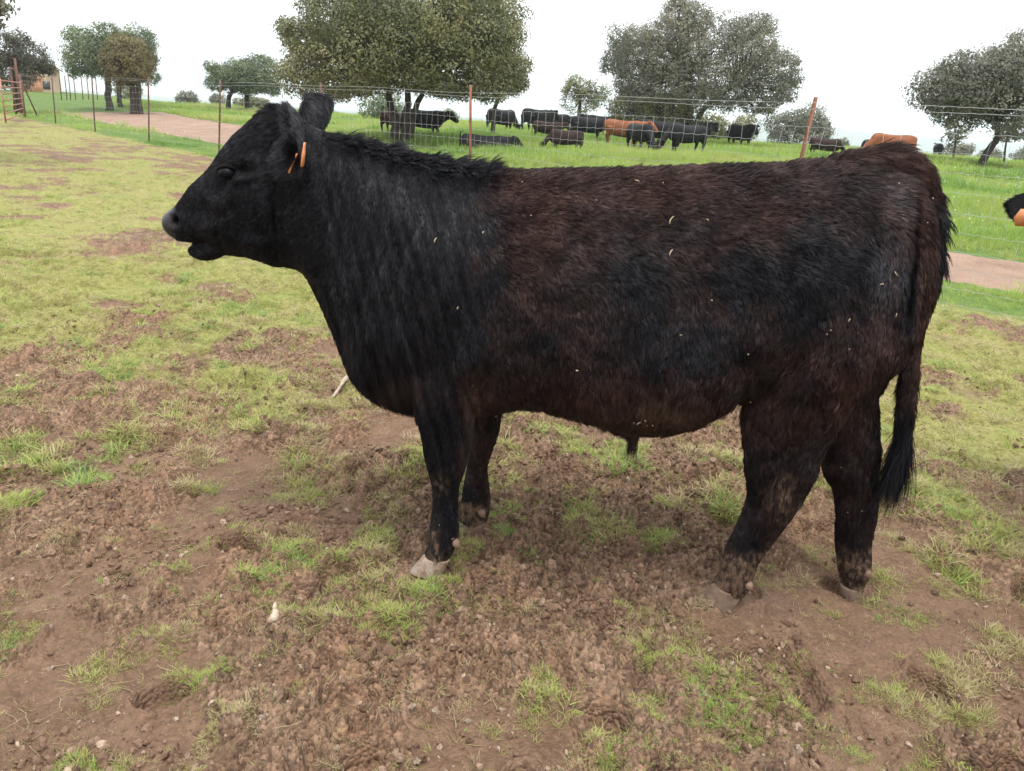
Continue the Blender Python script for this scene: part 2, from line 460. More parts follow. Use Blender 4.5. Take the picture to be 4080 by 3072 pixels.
def build_haze():
    mb = MB(); mb.box((0, 0, 40), (4500, 4500, 58)); mt = bpy.data.materials.new('haze_air'); mt.use_nodes = True
    nt = mt.node_tree; nt.nodes.clear(); o = nt.nodes.new('ShaderNodeOutputMaterial'); v = nt.nodes.new('ShaderNodeVolumePrincipled')
    v.inputs['Color'].default_value = (0.86, 0.93, 1.0, 1); v.inputs['Density'].default_value = 0.00045; v.inputs['Anisotropy'].default_value = 0.2
    nt.links.new(v.outputs[0], o.inputs['Volume'])
    tag(mb.build('haze', mt), 'thin pale haze over the pasture and far hills', kind='stuff')
build_haze()

# ----------------------------------------------------------------- scattering on points (stuff only)
def source(name, me, mat, coll):
    o = bpy.data.objects.new(name, me); me.materials.append(mat); coll.objects.link(o); return o
def scatter(name, P, rot, scl, idx, tint, coll):
    me = bpy.data.meshes.new(name); me.vertices.add(len(P)); me.vertices.foreach_set('co', np.asarray(P, np.float32).ravel())
    a = me.attributes.new('rot', 'FLOAT_VECTOR', 'POINT'); a.data.foreach_set('vector', np.asarray(rot, np.float32).ravel())
    a = me.attributes.new('scl', 'FLOAT_VECTOR', 'POINT'); a.data.foreach_set('vector', np.asarray(scl, np.float32).ravel())
    a = me.attributes.new('idx', 'INT', 'POINT'); a.data.foreach_set('value', np.asarray(idx, np.int32))
    fattr(me, 'tint', tint)
    o = bpy.data.objects.new(name, me); COL.objects.link(o)
    g = bpy.data.node_groups.new(name, 'GeometryNodeTree')
    g.interface.new_socket('Geometry', in_out='INPUT', socket_type='NodeSocketGeometry')
    g.interface.new_socket('Geometry', in_out='OUTPUT', socket_type='NodeSocketGeometry')
    N = g.nodes; L = g.links
    gi, go = N.new('NodeGroupInput'), N.new('NodeGroupOutput')
    ci = N.new('GeometryNodeCollectionInfo'); ci.inputs['Collection'].default_value = coll
    ci.inputs['Separate Children'].default_value = True; ci.inputs['Reset Children'].default_value = True
    ip = N.new('GeometryNodeInstanceOnPoints'); ip.inputs['Pick Instance'].default_value = True
    def named(n, ty):
        q = N.new('GeometryNodeInputNamedAttribute'); q.data_type = ty; q.inputs['Name'].default_value = n
        return next(s for s in q.outputs if s.enabled and s.name == 'Attribute')
    L.new(gi.outputs[0], ip.inputs['Points']); L.new(ci.outputs[0], ip.inputs['Instance'])
    L.new(named('idx', 'INT'), ip.inputs['Instance Index'])
    L.new(named('rot', 'FLOAT_VECTOR'), ip.inputs['Rotation']); L.new(named('scl', 'FLOAT_VECTOR'), ip.inputs['Scale'])
    L.new(ip.outputs[0], go.inputs[0])
    md = o.modifiers.new('scatter', 'NODES'); md.node_group = g
    return o

def tuft_mesh(name, nb, h, spread, width, bend, seed, flat=0.0):
    r = np.random.default_rng(seed); k = 4
    V, Q, T, tint = [], [], [], []
    for b in range(nb):
        a = r.random() * 6.283; d = spread * math.sqrt(r.random()); base = np.array([d * math.cos(a), d * math.sin(a), -0.004])
        az = a + r.normal() * 0.7; out = np.array([math.cos(az), math.sin(az), 0]); side = np.array([-out[1], out[0], 0])
        L = h * (0.45 + 0.75 * r.random()); lean = flat + bend * (0.25 + r.random()); w = width * (0.6 + 0.7 * r.random())
        p = base.copy(); n0 = len(V)
        tw = r.random() * 1.2 - 0.6
        sd = side * math.cos(tw) + out * math.sin(tw)
        for s in range(k):
            u = s / (k - 1); an = lean * (0.25 + 0.95 * u)
            if s: p = p + (L / (k - 1)) * (out * math.sin(an) + np.array([0, 0, 1]) * math.cos(an))
            ww = w * (1 - u) ** 0.7 * 0.5
            if s < k - 1: V += [p - sd * ww, p + sd * ww]
            else: V += [p.copy()]
        Q += [[n0, n0 + 1, n0 + 3, n0 + 2], [n0 + 2, n0 + 3, n0 + 5, n0 + 4]]; T += [[n0 + 4, n0 + 5, n0 + 6]]
        tint += [r.random()] * 7
    me = mesh_np(name, np.array(V), [np.array(Q), np.array(T)]); fattr(me, 'blade', tint); set_smooth(me); return me

def grass_mat(name, stops, trans=0.35, spread=0.35):
    t = NT(name)
    v = t.math('ADD', t.attr('tint', 'INSTANCER'), t.math('MULTIPLY', t.math('SUBTRACT', t.attr('blade'), 0.5), spread))
    c = t.ramp(v, stops); t.base(c)
    t.bsdf.inputs['Roughness'].default_value = 0.55; t.bsdf.inputs['Specular IOR Level'].default_value = 0.3
    tr = t.n('BsdfTranslucent'); t.l(c, tr.inputs['Color'])
    mx = t.n('MixShader'); mx.inputs[0].default_value = trans
    t.l(t.bsdf.outputs[0], mx.inputs[1]); t.l(tr.outputs[0], mx.inputs[2]); t.l(mx.outputs[0], t.out.inputs['Surface'])
    return t.mat
STRAW, YELLOW, GREEN, BLUEG = (0.46, 0.38, 0.23), (0.36, 0.41, 0.11), (0.23, 0.33, 0.075), (0.19, 0.29, 0.12)
gm_short = grass_mat('short_grass', [(0.0, STRAW), (0.28, (0.36, 0.32, 0.13)), (0.5, YELLOW), (0.75, GREEN), (1.0, BLUEG)], 0.3, 0.45)
gm_past = grass_mat('pasture_grass', [(0.0, (0.44, 0.43, 0.16)), (0.3, (0.38, 0.47, 0.115)), (0.7, (0.27, 0.41, 0.085)), (1.0, (0.17, 0.30, 0.07))], 0.4, 0.5)

def sector(n, r0, r1, half, seed, power=1.0):
    r = np.random.default_rng(seed); u = r.random(n)
    R = r0 * (r1 / r0) ** u if power == 0 else (r0 ** power + (r1 ** power - r0 ** power) * u) ** (1 / power)
    a = (r.random(n) * 2 - 1) * math.radians(half)
    return R * np.sin(a), R * np.cos(a), r

def place_grass():
    ca = bpy.data.collections.new('short_tufts')
    for k in range(6): source(f'tuft_{k}', tuft_mesh(f'tuft_{k}', 26, 0.042, 0.034, 0.0030, 1.25, 100 + k), gm_short, ca)
    for k in range(4): source(f'tuft_{6 + k}', tuft_mesh(f'tuft_{6 + k}', 9, 0.06, 0.03, 0.0030, 1.2, 200 + k, 0.5), gm_short, ca)
    out = []
    # inside the enclosure, dense to thin
    for (n, r0, r1, pw, base, sc, half) in ((60000, 0.7, 3.2, 1.0, 0.0, 0.49, 44), (52000, 2.6, 7.5, 1.0, 0.0, 0.95, 42), (52000, 7.0, 33, 0.6, 0.1, 1.35, 41)):
        x, y, r = sector(n, r0, r1, half, 300 + int(r0 * 10), pw)
        R = np.hypot(x, y); d = fence_d(x, y); c = cover(x, y)
        patch = fbm(x * 7.5, y * 7.5, 2, 77); cl = vnoise(x * 15, y * 15, 78)
        tuftn = smooth(0.49, 0.58, patch) * smooth(0.40, 0.58, cl)                     # isolated tufts in the bare soil
        prob = np.maximum(smooth(0.25, 0.85, c) * (0.3 + 0.7 * cl), 0.62 * tuftn * (R < 4.5)) + 0.075 + 0.15 * smooth(0.38, 0.54, patch)
        keep = (r.random(n) < prob) & (d < -0.12)
        for P in FEET: keep &= np.hypot(x - P[0], y - P[1]) > 0.09
        x, y, c, cl, R, patch = x[keep], y[keep], c[keep], cl[keep], R[keep], patch[keep]
        m = len(x)
        t = 0.39 + 0.5 * (fbm(x * 1.1, y * 1.1, 3, 88) - 0.5) + 0.75 * (vnoise(x * 6, y * 6, 89) - 0.5) + 0.13 * r.normal(size=m) + 0.03 * smooth(3.4, 2.2, R)
        t = t - 0.16 * smooth(0.8, 1.6, x) * smooth(4.5, 3.5, R)
        s = sc * (0.55 + 0.65 * r.random(m)) * (0.8 + 0.4 * smooth(0.56, 0.72, patch)) * (0.7 + 0.6 * vnoise(x * 1.7, y * 1.7, 66))
        lone = (c < 0.3) & (patch < 0.53)
        s = np.where(lone, s * (0.45 + 0.6 * r.random(m)), s)
        idx = np.where((r.random(m) < 0.25) | (lone & (r.random(m) < 0.7)), 6 + r.integers(0, 4, m), r.integers(0, 6, m))
        t = t - 0.14 * lone * r.random(m)
        hz = 0.6 + 0.25 * smooth(3.6, 2.4, R)
        out.append((np.stack([x, y, ground_z(x, y) - 0.002], 1), np.stack([0.25 * r.normal(size=m), 0.25 * r.normal(size=m), 6.28 * r.random(m)], 1), np.stack([s * 1.15, s * 1.15, s * hz], 1), idx, t))
    # straws and cut blades lying flat
    P, Ro, S, I, Tn = [np.concatenate([o[k] for o in out]) for k in range(5)]
    tag(scatter('short_grass', P, Ro, S, I, Tn, ca), 'short trampled yellow green grass in the enclosure', None, None, 'stuff')
    # lush grass: strip along the fence and the pasture past the track
    cb = bpy.data.collections.new('lush_tufts')
    for k in range(6): source(f'lush_{k}', tuft_mesh(f'lush_{k}', 20, 0.26, 0.10, 0.009, 0.75, 400 + k), gm_past, cb)
    x, y, r = sector(120000, 5.0, 62, 43, 410, 1.0)
    d, s = fence_d(x, y), fence_s(x, y)
    n1 = fbm(x * 0.5, y * 0.5, 3, 95); edge = np.interp(s, TS, TNEAR)
    strip = (d > -0.15 - 0.3 * (n1 - 0.4)) & (d < edge)
    keep = ((strip & (r.random(len(x)) < 0.9)) | (d >= edge)) & ~on_track(x, y)
    x, y, d, n1, edge = x[keep], y[keep], d[keep], n1[keep], edge[keep]; m = len(x); R = np.hypot(x, y)
    n2 = fbm(x * 0.28, y * 0.28, 3, 96)
    near = smooth(1.4, 0.4, d) * 0
    sc = (0.45 + 0.5 * r.random(m)) * (0.5 + 1.0 * smooth(0.3, 0.7, n1)) * np.where(d < edge, 0.75, 1.0)
    sc *= (0.55 + 0.45 * smooth(6, 11, R)) * (1 + 0.05 * smooth(16, 26, R)) * np.where((d < edge) & (R > 18), 0.6, 1.0)
    t = 0.42 + 1.3 * (n2 - 0.5) + 0.7 * (n1 - 0.5) + 0.1 * r.normal(size=m) + np.where(d < edge, 0.2, 0)
    w = 1 + 1.0 * smooth(15, 40, R)
    tag(scatter('pasture_grass', np.stack([x, y, terrain(x, y) - 0.01], 1), np.stack([0.12 * r.normal(size=m), 0.12 * r.normal(size=m), 6.28 * r.random(m)], 1),
                np.stack([sc * w, sc * w, sc * 0.95], 1), r.integers(0, 6, m), t, cb), 'lush green pasture grass beyond the fence', None, None, 'stuff')
    # daisies and yellow flowers
    cf = bpy.data.collections.new('flower_heads')
    for k, cc in enumerate(((0.75, 0.73, 0.62), (0.7, 0.55, 0.05))):
        mb = MB()
        th = np.arange(7) * 6.283 / 7
        mb.add(np.concatenate([[[0, 0, 0.006]], np.stack([np.cos(th), np.sin(th), 0 * th], 1) * 0.015]), (), [[0, 1 + i, 1 + (i + 1) % 7] for i in range(7)])
        mb.tube([[0, 0, -0.2], [0.004, 0, -0.1], [0, 0, 0]], 0.0012, 3)
        source(f'flower_{k}', mb.mesh(f'flower_{k}'), simple_mat(f'petal_{k}', cc, cc, 5, 0.6, 0), cf)
    x, y, r = sector(16000, 5, 45, 42, 420, 1.0)
    n = fbm(x * 0.35, y * 0.35, 3, 97); d = fence_d(x, y)
    k = (n > 0.52) & (d > 0.0) & (np.hypot(x, y) > 10) & ~on_track(x, y) & (r.random(len(x)) < 0.55); x, y = x[k], y[k]; m = len(x)
    tag(scatter('wildflower_litter', np.stack([x, y, terrain(x, y) + 0.14 + 0.1 * r.random(m)], 1), np.stack([0.5 * r.normal(size=m), 0.5 * r.normal(size=m), 6.28 * r.random(m)], 1),
                np.repeat((0.45 + 0.4 * r.random(m))[:, None], 3, 1), (r.random(m) < 0.25).astype(int), np.zeros(m), cf), 'tiny white and yellow wildflowers in the pasture', None, None, 'stuff')
place_grass()

def place_crumbs():
    def lump(name, seed, sub=2, squash=0.7):
        import bmesh
        bm = bmesh.new(); bmesh.ops.create_icosphere(bm, subdivisions=sub, radius=1.0)
        me = bpy.data.meshes.new(name); bm.to_mesh(me); bm.free()
        V = verts_of(me); r = np.random.default_rng(seed); o = r.random(3) * 50
        n = fbm(V[:, 0] * 1.6 + V[:, 2] * 1.1 + o[0], V[:, 1] * 1.6 - V[:, 2] + o[1], 3, seed)
        n2 = fbm(V[:, 0] * 4 + o[2], V[:, 1] * 4 + V[:, 2] * 3, 2, seed + 7)
        V = V * (0.15 + 1.3 * n + 0.55 * (n2 - 0.3))[:, None]; V[:, 2] *= squash
        me.vertices.foreach_set('co', V.astype(np.float32).ravel()); me.update(); return me
    t = NT('clod_soil'); co = t.coords()
    v = t.math('ADD', t.attr('tint', 'INSTANCER'), t.math('MULTIPLY', t.math('SUBTRACT', t.noise(3, 5, 0.7, co), 0.5), 0.8))
    t.base(t.ramp(v, [(0.0, (0.09, 0.053, 0.034)), (0.45, (0.16, 0.10, 0.066)), (0.8, (0.25, 0.17, 0.118)), (1.0, (0.38, 0.285, 0.21))]))
    t.bsdf.inputs['Roughness'].default_value = 0.92; t.bsdf.inputs['Specular IOR Level'].default_value = 0.2
    cc = bpy.data.collections.new('clod_kinds')
    for k in range(6): source(f'clod_{k}', lump(f'clod_{k}', 500 + k), t.mat, cc)
    x, y, r = sector(70000, 0.8, 5.5, 44, 510, 0.6)
    c = cover(x, y); n = fbm(x * 2.6, y * 2.6, 3, 55); soft = smooth(0.47, 0.60, fbm(x * 2.0 + 9, y * 2.0 - 4, 3, 51))
    k = r.random(len(x)) < (1 - 0.8 * c) * smooth(0.36, 0.62, n) * (1 - 0.85 * soft)
    x, y, n = x[k], y[k], n[k]; m = len(x)
    s = 0.0022 + 0.011 * r.random(m) ** 3.6
    s = np.where(r.random(m) < 0.02, s + 0.012 * r.random(m), s)
    tint = 0.42 + 0.22 * r.normal(size=m)
    tag(scatter('soil_crumb_gravel', np.stack([x, y, ground_z(x, y) + 0.25 * s], 1), 6.28 * r.random((m, 3)), np.stack([s, s * (0.7 + 0.5 * r.random(m)), s * (0.7 + 0.4 * r.random(m))], 1), r.integers(0, 6, m), tint, cc),
        'crumbs and small clods of brown soil', None, None, 'stuff')
    # pale pebbles
    tp = NT('pebble_stone'); co = tp.coords()
    v = tp.math('ADD', tp.attr('tint', 'INSTANCER'), tp.math('MULTIPLY', tp.noise(2, 5, 0.7, co), 0.3))
    tp.base(tp.ramp(v, [(0.1, (0.17, 0.11, 0.078)), (0.6, (0.27, 0.19, 0.14)), (1.0, (0.36, 0.275, 0.21))])); tp.bsdf.inputs['Roughness'].default_value = 0.8
    cp = bpy.data.collections.new('pebble_kinds')
    for k in range(4): source(f'pebble_{k}', lump(f'pebble_{k}', 540 + k, 2, 0.75), tp.mat, cp)
    x, y, r = sector(5200, 0.9, 6, 44, 550, 0.9)
    n = fbm(x * 1.4 + 2, y * 1.4, 3, 56); k = r.random(len(x)) < smooth(0.4, 0.7, n); x, y = x[k], y[k]; m = len(x)
    s = 0.0018 + 0.006 * r.random(m) ** 4
    tag(scatter('pebble_gravel', np.stack([x, y, ground_z(x, y) + 0.3 * s], 1), 6.28 * r.random((m, 3)), np.repeat(s[:, None], 3, 1) * (0.7 + 0.6 * r.random((m, 3))), r.integers(0, 4, m), 0.1 + 0.85 * r.random(m) ** 2, cp),
        'pale pebbles strewn on the soil', None, None, 'stuff')
    # dry straws
    cs = bpy.data.collections.new('straw_kinds')
    for k in range(5):
        mb = MB(); r2 = np.random.default_rng(570 + k); n = 6
        P = np.stack([np.linspace(-0.5, 0.5, n), 0.12 * np.cumsum(r2.normal(size=n)) * 0.4, 0.03 * r2.random(n)], 1); mb.tube(P, 0.018, 3)
        me = mb.mesh(f'straw_{k}'); fattr(me, 'blade', np.full(len(me.vertices), 0.5)); source(f'straw_{k}', me, gm_short, cs)
    x, y, r = sector(26000, 0.9, 6.5, 44, 580, 0.8)
    n = fbm(x * 1.8 + 5, y * 1.8, 3, 58); k = r.random(len(x)) < smooth(0.35, 0.65, n); x, y = x[k], y[k]; m = len(x)
    L = 0.012 + 0.055 * r.random(m) ** 3
    tag(scatter('straw_litter', np.stack([x, y, ground_z(x, y) + 0.004], 1), np.stack([0.2 * r.normal(size=m), 0.25 * r.normal(size=m), 6.28 * r.random(m)], 1), np.stack([L, L, 0.02 + 0.03 * r.random(m)], 1), r.integers(0, 5, m), 0.02 + 0.3 * r.random(m) ** 2, cs),
        'dry straws and cut blades lying on the soil', None, None, 'stuff')
    return lump
lump = place_crumbs()

# ----------------------------------------------------------------- fence
M_RUST = simple_mat('rusty_steel', (0.16, 0.06, 0.035), (0.27, 0.12, 0.075), 9, 0.85, 0.4, 0.004)
M_RUSTD = simple_mat('dark_rust', (0.09, 0.045, 0.035), (0.16, 0.08, 0.06), 9, 0.85, 0.4, 0.004)
M_WIRE = simple_mat('galvanised_wire', (0.34, 0.35, 0.36), (0.46, 0.47, 0.48), 30, 0.5, 0, metal=0.3)
def px_s(px):
    """where along the fence a picture column lies"""
    lo, hi = -8.0, 60.0
    for _ in range(60):
        mid = (lo + hi) / 2; x, y = from_sd(mid, 0)
        q = project(np.array([x, y, 0.6]))[0]
        if q > px: lo = mid
        else: hi = mid
    return lo
def build_fence():
    x, y = from_sd(2.0, 0)
    root = empty('wire_fence', (0, 0, 0))
    tag(root, 'rusty posts carrying a silver wire mesh fence between the enclosure and pasture', 'fence')
    posts = [-2.6] + [px_s(p) for p in (3125, 1879, 1268, 866, 586, 371, 214)]
    leans = [0.02, 0.055, -0.05, 0.03, 0.07, 0.07, 0.04, 0.03]
    for s, ln in zip(posts, leans):
        x, y = from_sd(s, 0); mb = MB()
        h = FENCE_H + 0.04 + 0.05 * random.random(); w = 0.021
        prof = np.array([[-w, -w], [w, -w], [w, -w + 0.008], [-w + 0.008, -w + 0.008], [-w + 0.008, w], [-w, w]])
        a = math.atan2(FE[1], FE[0]); ca, sa = math.cos(a), math.sin(a)
        prof = np.stack([prof[:, 0] * ca - prof[:, 1] * sa, prof[:, 0] * sa + prof[:, 1] * ca], 1)
        R = []
        for z in np.linspace(-0.2, h, 5):
            R.append(np.stack([x + prof[:, 0] + (ln - 0.0) * z, y + prof[:, 1], np.full(6, z)], 1))
        mb.rings(R); mb.build('post', M_RUST if s < 9 else M_RUSTD, root)
    hs = np.array([1.0, 0.969, 0.872, 0.778, 0.685, 0.59, 0.487, 0.387, 0.287, 0.193, 0.095, 0.015]) * FENCE_H
    S = np.concatenate([np.arange(-6, 12, 0.03), np.arange(12, px_s(92), 0.15)])
    def sag(s, k, r=np.random.default_rng(3)):
        return 0.012 * np.sin(s * 1.37 + k * 2.1) + 0.010 * np.sin(s * 0.6 + k) 
    for k, h in enumerate(hs):
        x, y = from_sd(S, 0.0)
        crimp = 0.004 * np.sin(S * 2 * math.pi / 0.15) * (S < 12) if k > 1 else 0.0015 * np.sin(S * 40)
        P = np.stack([x - FN[0] * 0.024, y - FN[1] * 0.024, h + sag(S, k * 0.35) + crimp + 0.0 * S], 1)
        mb = MB(); mb.tube(P, 0.0016 if k > 1 else 0.0021, 4); mb.build('wire', M_WIRE, root)
    mb = MB(); ss = np.concatenate([np.arange(-6, 14, 0.15), np.arange(14, px_s(92), 0.3)])
    for q, s in enumerate(ss):
        tilt = 0.10 * vnoise(np.array([s * 0.35]), np.array([1.0]), 9)[0] - 0.05
        P = []
        for k in range(2, 12):
            x, y = from_sd(s + tilt * (hs[2] - hs[k]) + 0.006 * ((k * 7 + q * 3) % 5 - 2), 0)
            P.append([x - FN[0] * 0.027, y - FN[1] * 0.027, hs[k] + sag(s, k * 0.35)])
        mb.tube(P, 0.0012, 4)
    tag(mb.build('wire_netting', M_WIRE, root), kind='stuff')
build_fence()

def build_gate():
    s = px_s(92); x, y = from_sd(s, 0); p0 = np.array([x, y, float(terrain(x, y))])
    d = ray(14, 420); p1 = CAM + d * (30.3 / math.hypot(d[0], d[1])); p1[2] = p0[2] + 0.02
    root = empty('metal_gate', tuple(p0)); o = -p0
    tag(root, 'rusty tubular metal gate standing open at the end of the fence', 'gate')
    dirn = (p1 - p0); dirn[2] = 0
    def bar(a, b, r, name, mat=M_RUSTD):
        mb = MB(); mb.tube([a + o, (a + b) / 2 + o, b + o], r, 8); mb.build(name, mat, root)
    Z = np.array([0, 0, 1.0]); q0 = p0 + dirn * 0.04
    for h in np.linspace(0.18, 1.36, 7): bar(q0 + Z * h, p1 + Z * h, 0.021, 'rail', M_GATE)
    bar(q0 + Z * 0.1, q0 + Z * 1.42, 0.026, 'end_bar', M_GATE); bar(p1 + Z * 0.1, p1 + Z * 1.42, 0.026, 'end_bar', M_GATE)
    root2 = empty('strainer_post', tuple(p0))
    tag(root2, 'tall rusty strainer post with cross bar and slanting braces beside the gate', 'post')
    def bar2(a, b, r, name):
        mb = MB(); mb.tube([a + o, (a + b) / 2 + o, b + o], r, 8); mb.build(name, M_RUSTD, root2)
    e3 = np.array([FE[0], FE[1], 0])
    bar2(p0 + Z * -0.2, p0 + Z * 1.70, 0.055, 'upright')
    D0 = math.hypot(p0[0], p0[1]); gz = lambda q: np.array([q[0], q[1], float(terrain(q[0], q[1]))])
    bk, bk2 = gz(at_depth(80, 400, D0 + 1.6)), gz(at_depth(58, 400, D0 + 2.6))
    bar2(bk, bk + Z * 2.35, 0.05, 'upright'); bar2(bk2, bk2 + Z * 2.0, 0.045, 'upright'); bar2(bk + Z * 1.95, bk2 + Z * 1.9, 0.03, 'cross_bar')
    bar2(p0 + Z * 1.55, gz(at_depth(143, 400, D0 + 1.2)), 0.03, 'brace')
M_GATE = simple_mat('gate_paint', (0.27, 0.115, 0.08), (0.42, 0.23, 0.18), 14, 0.7, 0.3, 0.003)
build_gate()

# ----------------------------------------------------------------- trees
def leaf_mat(name, dark, light, tan):
    t = NT(name); a = t.attr('tint')
    c = t.ramp(a, [(0.0, dark), (0.55, light), (1.0, tan)]); t.base(c)
    t.bsdf.inputs['Roughness'].default_value = 0.5; t.bsdf.inputs['Specular IOR Level'].default_value = 0.4
    tr = t.n('BsdfTranslucent'); t.l(c, tr.inputs['Color']); mx = t.n('MixShader'); mx.inputs[0].default_value = 0.3
    t.l(t.bsdf.outputs[0], mx.inputs[1]); t.l(tr.outputs[0], mx.inputs[2]); t.l(mx.outputs[0], t.out.inputs['Surface'])
    return t.mat
L_OLIVE = leaf_mat('oak_leaf_olive', (0.091, 0.105, 0.043), (0.183, 0.190, 0.077), (0.281, 0.245, 0.105))
L_GREY = leaf_mat('oak_leaf_grey', (0.098, 0.104, 0.075), (0.176, 0.177, 0.124), (0.247, 0.227, 0.150))
L_GREEN = leaf_mat('oak_leaf_green', (0.067, 0.100, 0.049), (0.134, 0.177, 0.085), (0.207, 0.232, 0.110))
L_LIGHT = leaf_mat('oak_leaf_light', (0.110, 0.128, 0.055), (0.201, 0.226, 0.098), (0.281, 0.275, 0.122))
M_BARK = simple_mat('oak_bark', (0.035, 0.027, 0.022), (0.085, 0.068, 0.056), 6, 0.95, 0.9, 0.04)

def tree(label, D, trunks, lobes, mat, leaf=0.055, dens=1.0, depth=0.55, name='holm_oak', seed=1, gap=0.0, group='holm oaks on the dehesa pasture', cat='tree', twigs=True):
    """lobes: (px, py, r px) in the picture, given real thickness at distance D; trunks: (foot px, [(px, py), ...] up to the crown, radius m)"""
    r = np.random.default_rng(seed)
    sc = D / FPX * 1.055
    fx = foot(trunks[0][0], D)
    root = empty(name, tuple(fx)); tag(root, label, cat, group)
    C, RR = [], []
    cxm = np.mean([l[0] for l in lobes]); wid = max(l[0] + l[2] for l in lobes) - min(l[0] - l[2] for l in lobes)
    for (px, py, pr) in lobes:
        u = min(1.0, abs(px - cxm) / (wid / 2))
        half = depth * (wid / 2) * math.sqrt(max(0.05, 1 - u * u)) * sc
        n = 1 if half < pr * sc * 0.6 else (3 if half > pr * sc * 1.2 else 2)
        for k in range(n):
            off = 0.0 if n == 1 else (k / (n - 1) - 0.5) * 2 * half
            shr = 1.0 - 0.15 * abs(off) / (half + 1e-6)
            P = at_depth(px + r.normal() * pr * 0.15, py + r.normal() * pr * 0.12 + 0.12 * pr * (abs(off) / (half + 1e-6)), D + off)
            C.append(P); RR.append(pr * sc * shr)
    C, RR = np.array(C), np.array(RR)
    # trunk and limbs
    mb = MB(); tops = []
    for (fpx, path, rad) in trunks:
        P = [foot(fpx, D) - np.array([0, 0, 0.15])] + [at_depth(a, b, D) for a, b in path]
        P = catmull(np.array(P), 5); P[1:-1] += r.normal(size=P[1:-1].shape) * rad * 0.12
        R = np.linspace(1.0, 0.55, len(P)) * rad; R[0] *= 1.35; R[1] *= 1.1
        mb.tube(P, R, 9); tops.append((P[-1], rad * 0.55))
    for c, q in zip(C, RR):
        b, br = tops[int(np.argmin([np.linalg.norm((t[0] - c) * np.array([1, 1, 0.6])) for t in tops]))]
        dist = np.linalg.norm(c - b)
        if dist < 0.3: continue
        mid = b + (c - b) * 0.5 + np.array([0, 0, 0.12 * dist]) + r.normal(size=3) * 0.06 * dist
        P = catmull(np.array([b, mid, c]), 4); P[1:-1] += r.normal(size=P[1:-1].shape) * 0.02 * dist
        mb.tube(P, np.linspace(min(br * 0.6, 0.03 * dist + 0.02), 0.012, len(P)), 5)
        if twigs:
            for _ in range(7):
                e = c + r.normal(size=3) * q * 0.55
                mb.tube([c, (c + e) / 2 + r.normal(size=3) * q * 0.08, e], [0.012, 0.009, 0.004], 3)
    o = mb.build('trunk', M_BARK, root, True); o.location = tuple(-fx)
    # leaves in clumps
    cl, ct, cs, cd = [], [], [], []
    for c, q in zip(C, RR):
        n = int(dens * 150 * (q / 0.8) ** 2 * (0.05 / leaf) ** 1.3) + 8
        v = r.normal(size=(n, 3)); v /= np.linalg.norm(v, axis=1)[:, None]
        rad = q * (0.45 + 0.6 * r.random(n) ** 0.6)
        p = c + v * rad[:, None] * np.array([1, 1, 0.82])
        dd = np.min([np.linalg.norm((p - c2) / np.array([1, 1, 0.9]), axis=1) / q2 for c2, q2 in zip(C, RR) if c2 is not c] or [np.full(len(p), 9.0)], axis=0)
        p = p[(dd > 0.74) | (r.random(len(p)) < 0.06)]
        if len(p) == 0: continue
        p = p[fbm(p[:, 0] * 1.7 + p[:, 1], p[:, 2] * 1.7 + 0.6 * p[:, 1], 2, seed) > max(gap, 0.24)]
        cl.append(p); cd.append((p - c) / q); ct.append(0.45 + 0.18 * r.normal(size=len(p)) + 0.12 * r.normal()); cs.append(np.full(len(p), min(0.20, 0.22 * q + 0.03) * (0.8 + leaf * 5)))
    cl, ct, cs, cdir = np.concatenate(cl), np.concatenate(ct), np.concatenate(cs), np.concatenate(cd)
    k = 10; n = len(cl) * k
    ct = ct + 0.7 * (fbm(cl[:, 0] * 0.8 + cl[:, 1] * 0.5, cl[:, 2] * 0.8, 2, seed + 3) - 0.5)
    P = np.repeat(cl, k, 0) + r.normal(size=(n, 3)) * np.repeat(cs, k)[:, None] * np.array([0.62, 0.62, 0.42])
    tint = np.repeat(ct, k) + 0.06 * r.normal(size=n)
    outw = np.repeat(cdir, k, 0) * 0.9 + (P - np.repeat(cl, k, 0)) / np.repeat(cs, k)[:, None] * 0.7
    nrm = r.normal(size=(n, 3)) * 0.34 + outw + np.array([0, 0, 0.35]); nrm /= np.linalg.norm(nrm, axis=1)[:, None]
    a = np.cross(nrm, r.normal(size=(n, 3))); a /= np.linalg.norm(a, axis=1)[:, None] + 1e-9
    b = np.cross(nrm, a); L = leaf * (0.6 + 0.8 * r.random(n))[:, None]; Wd = L * 0.55
    fold = nrm * L * 0.12
    V = np.stack([P - a * L, P - b * Wd + fold, P + a * L, P + b * Wd + fold], 1).reshape(-1, 3)
    i = np.arange(n)[:, None] * 4
    F = np.concatenate([i + np.array([[0, 1, 2]]), i + np.array([[0, 2, 3]])])
    me = mesh_np('crown', V, F); fattr(me, 'tint', np.repeat(np.clip(tint, 0, 1), 4)); set_smooth(me)
    cn = outw / (np.linalg.norm(outw, axis=1)[:, None] + 1e-9) * 0.8 + np.array([0, 0, 0.25]) + nrm * 0.4; cn /= np.linalg.norm(cn, axis=1)[:, None]
    me.normals_split_custom_set_from_vertices(np.repeat(cn, 4, 0).astype(np.float32).tolist())
    oc = link('crown', me, mat, root); oc.location = tuple(-fx)
    return root

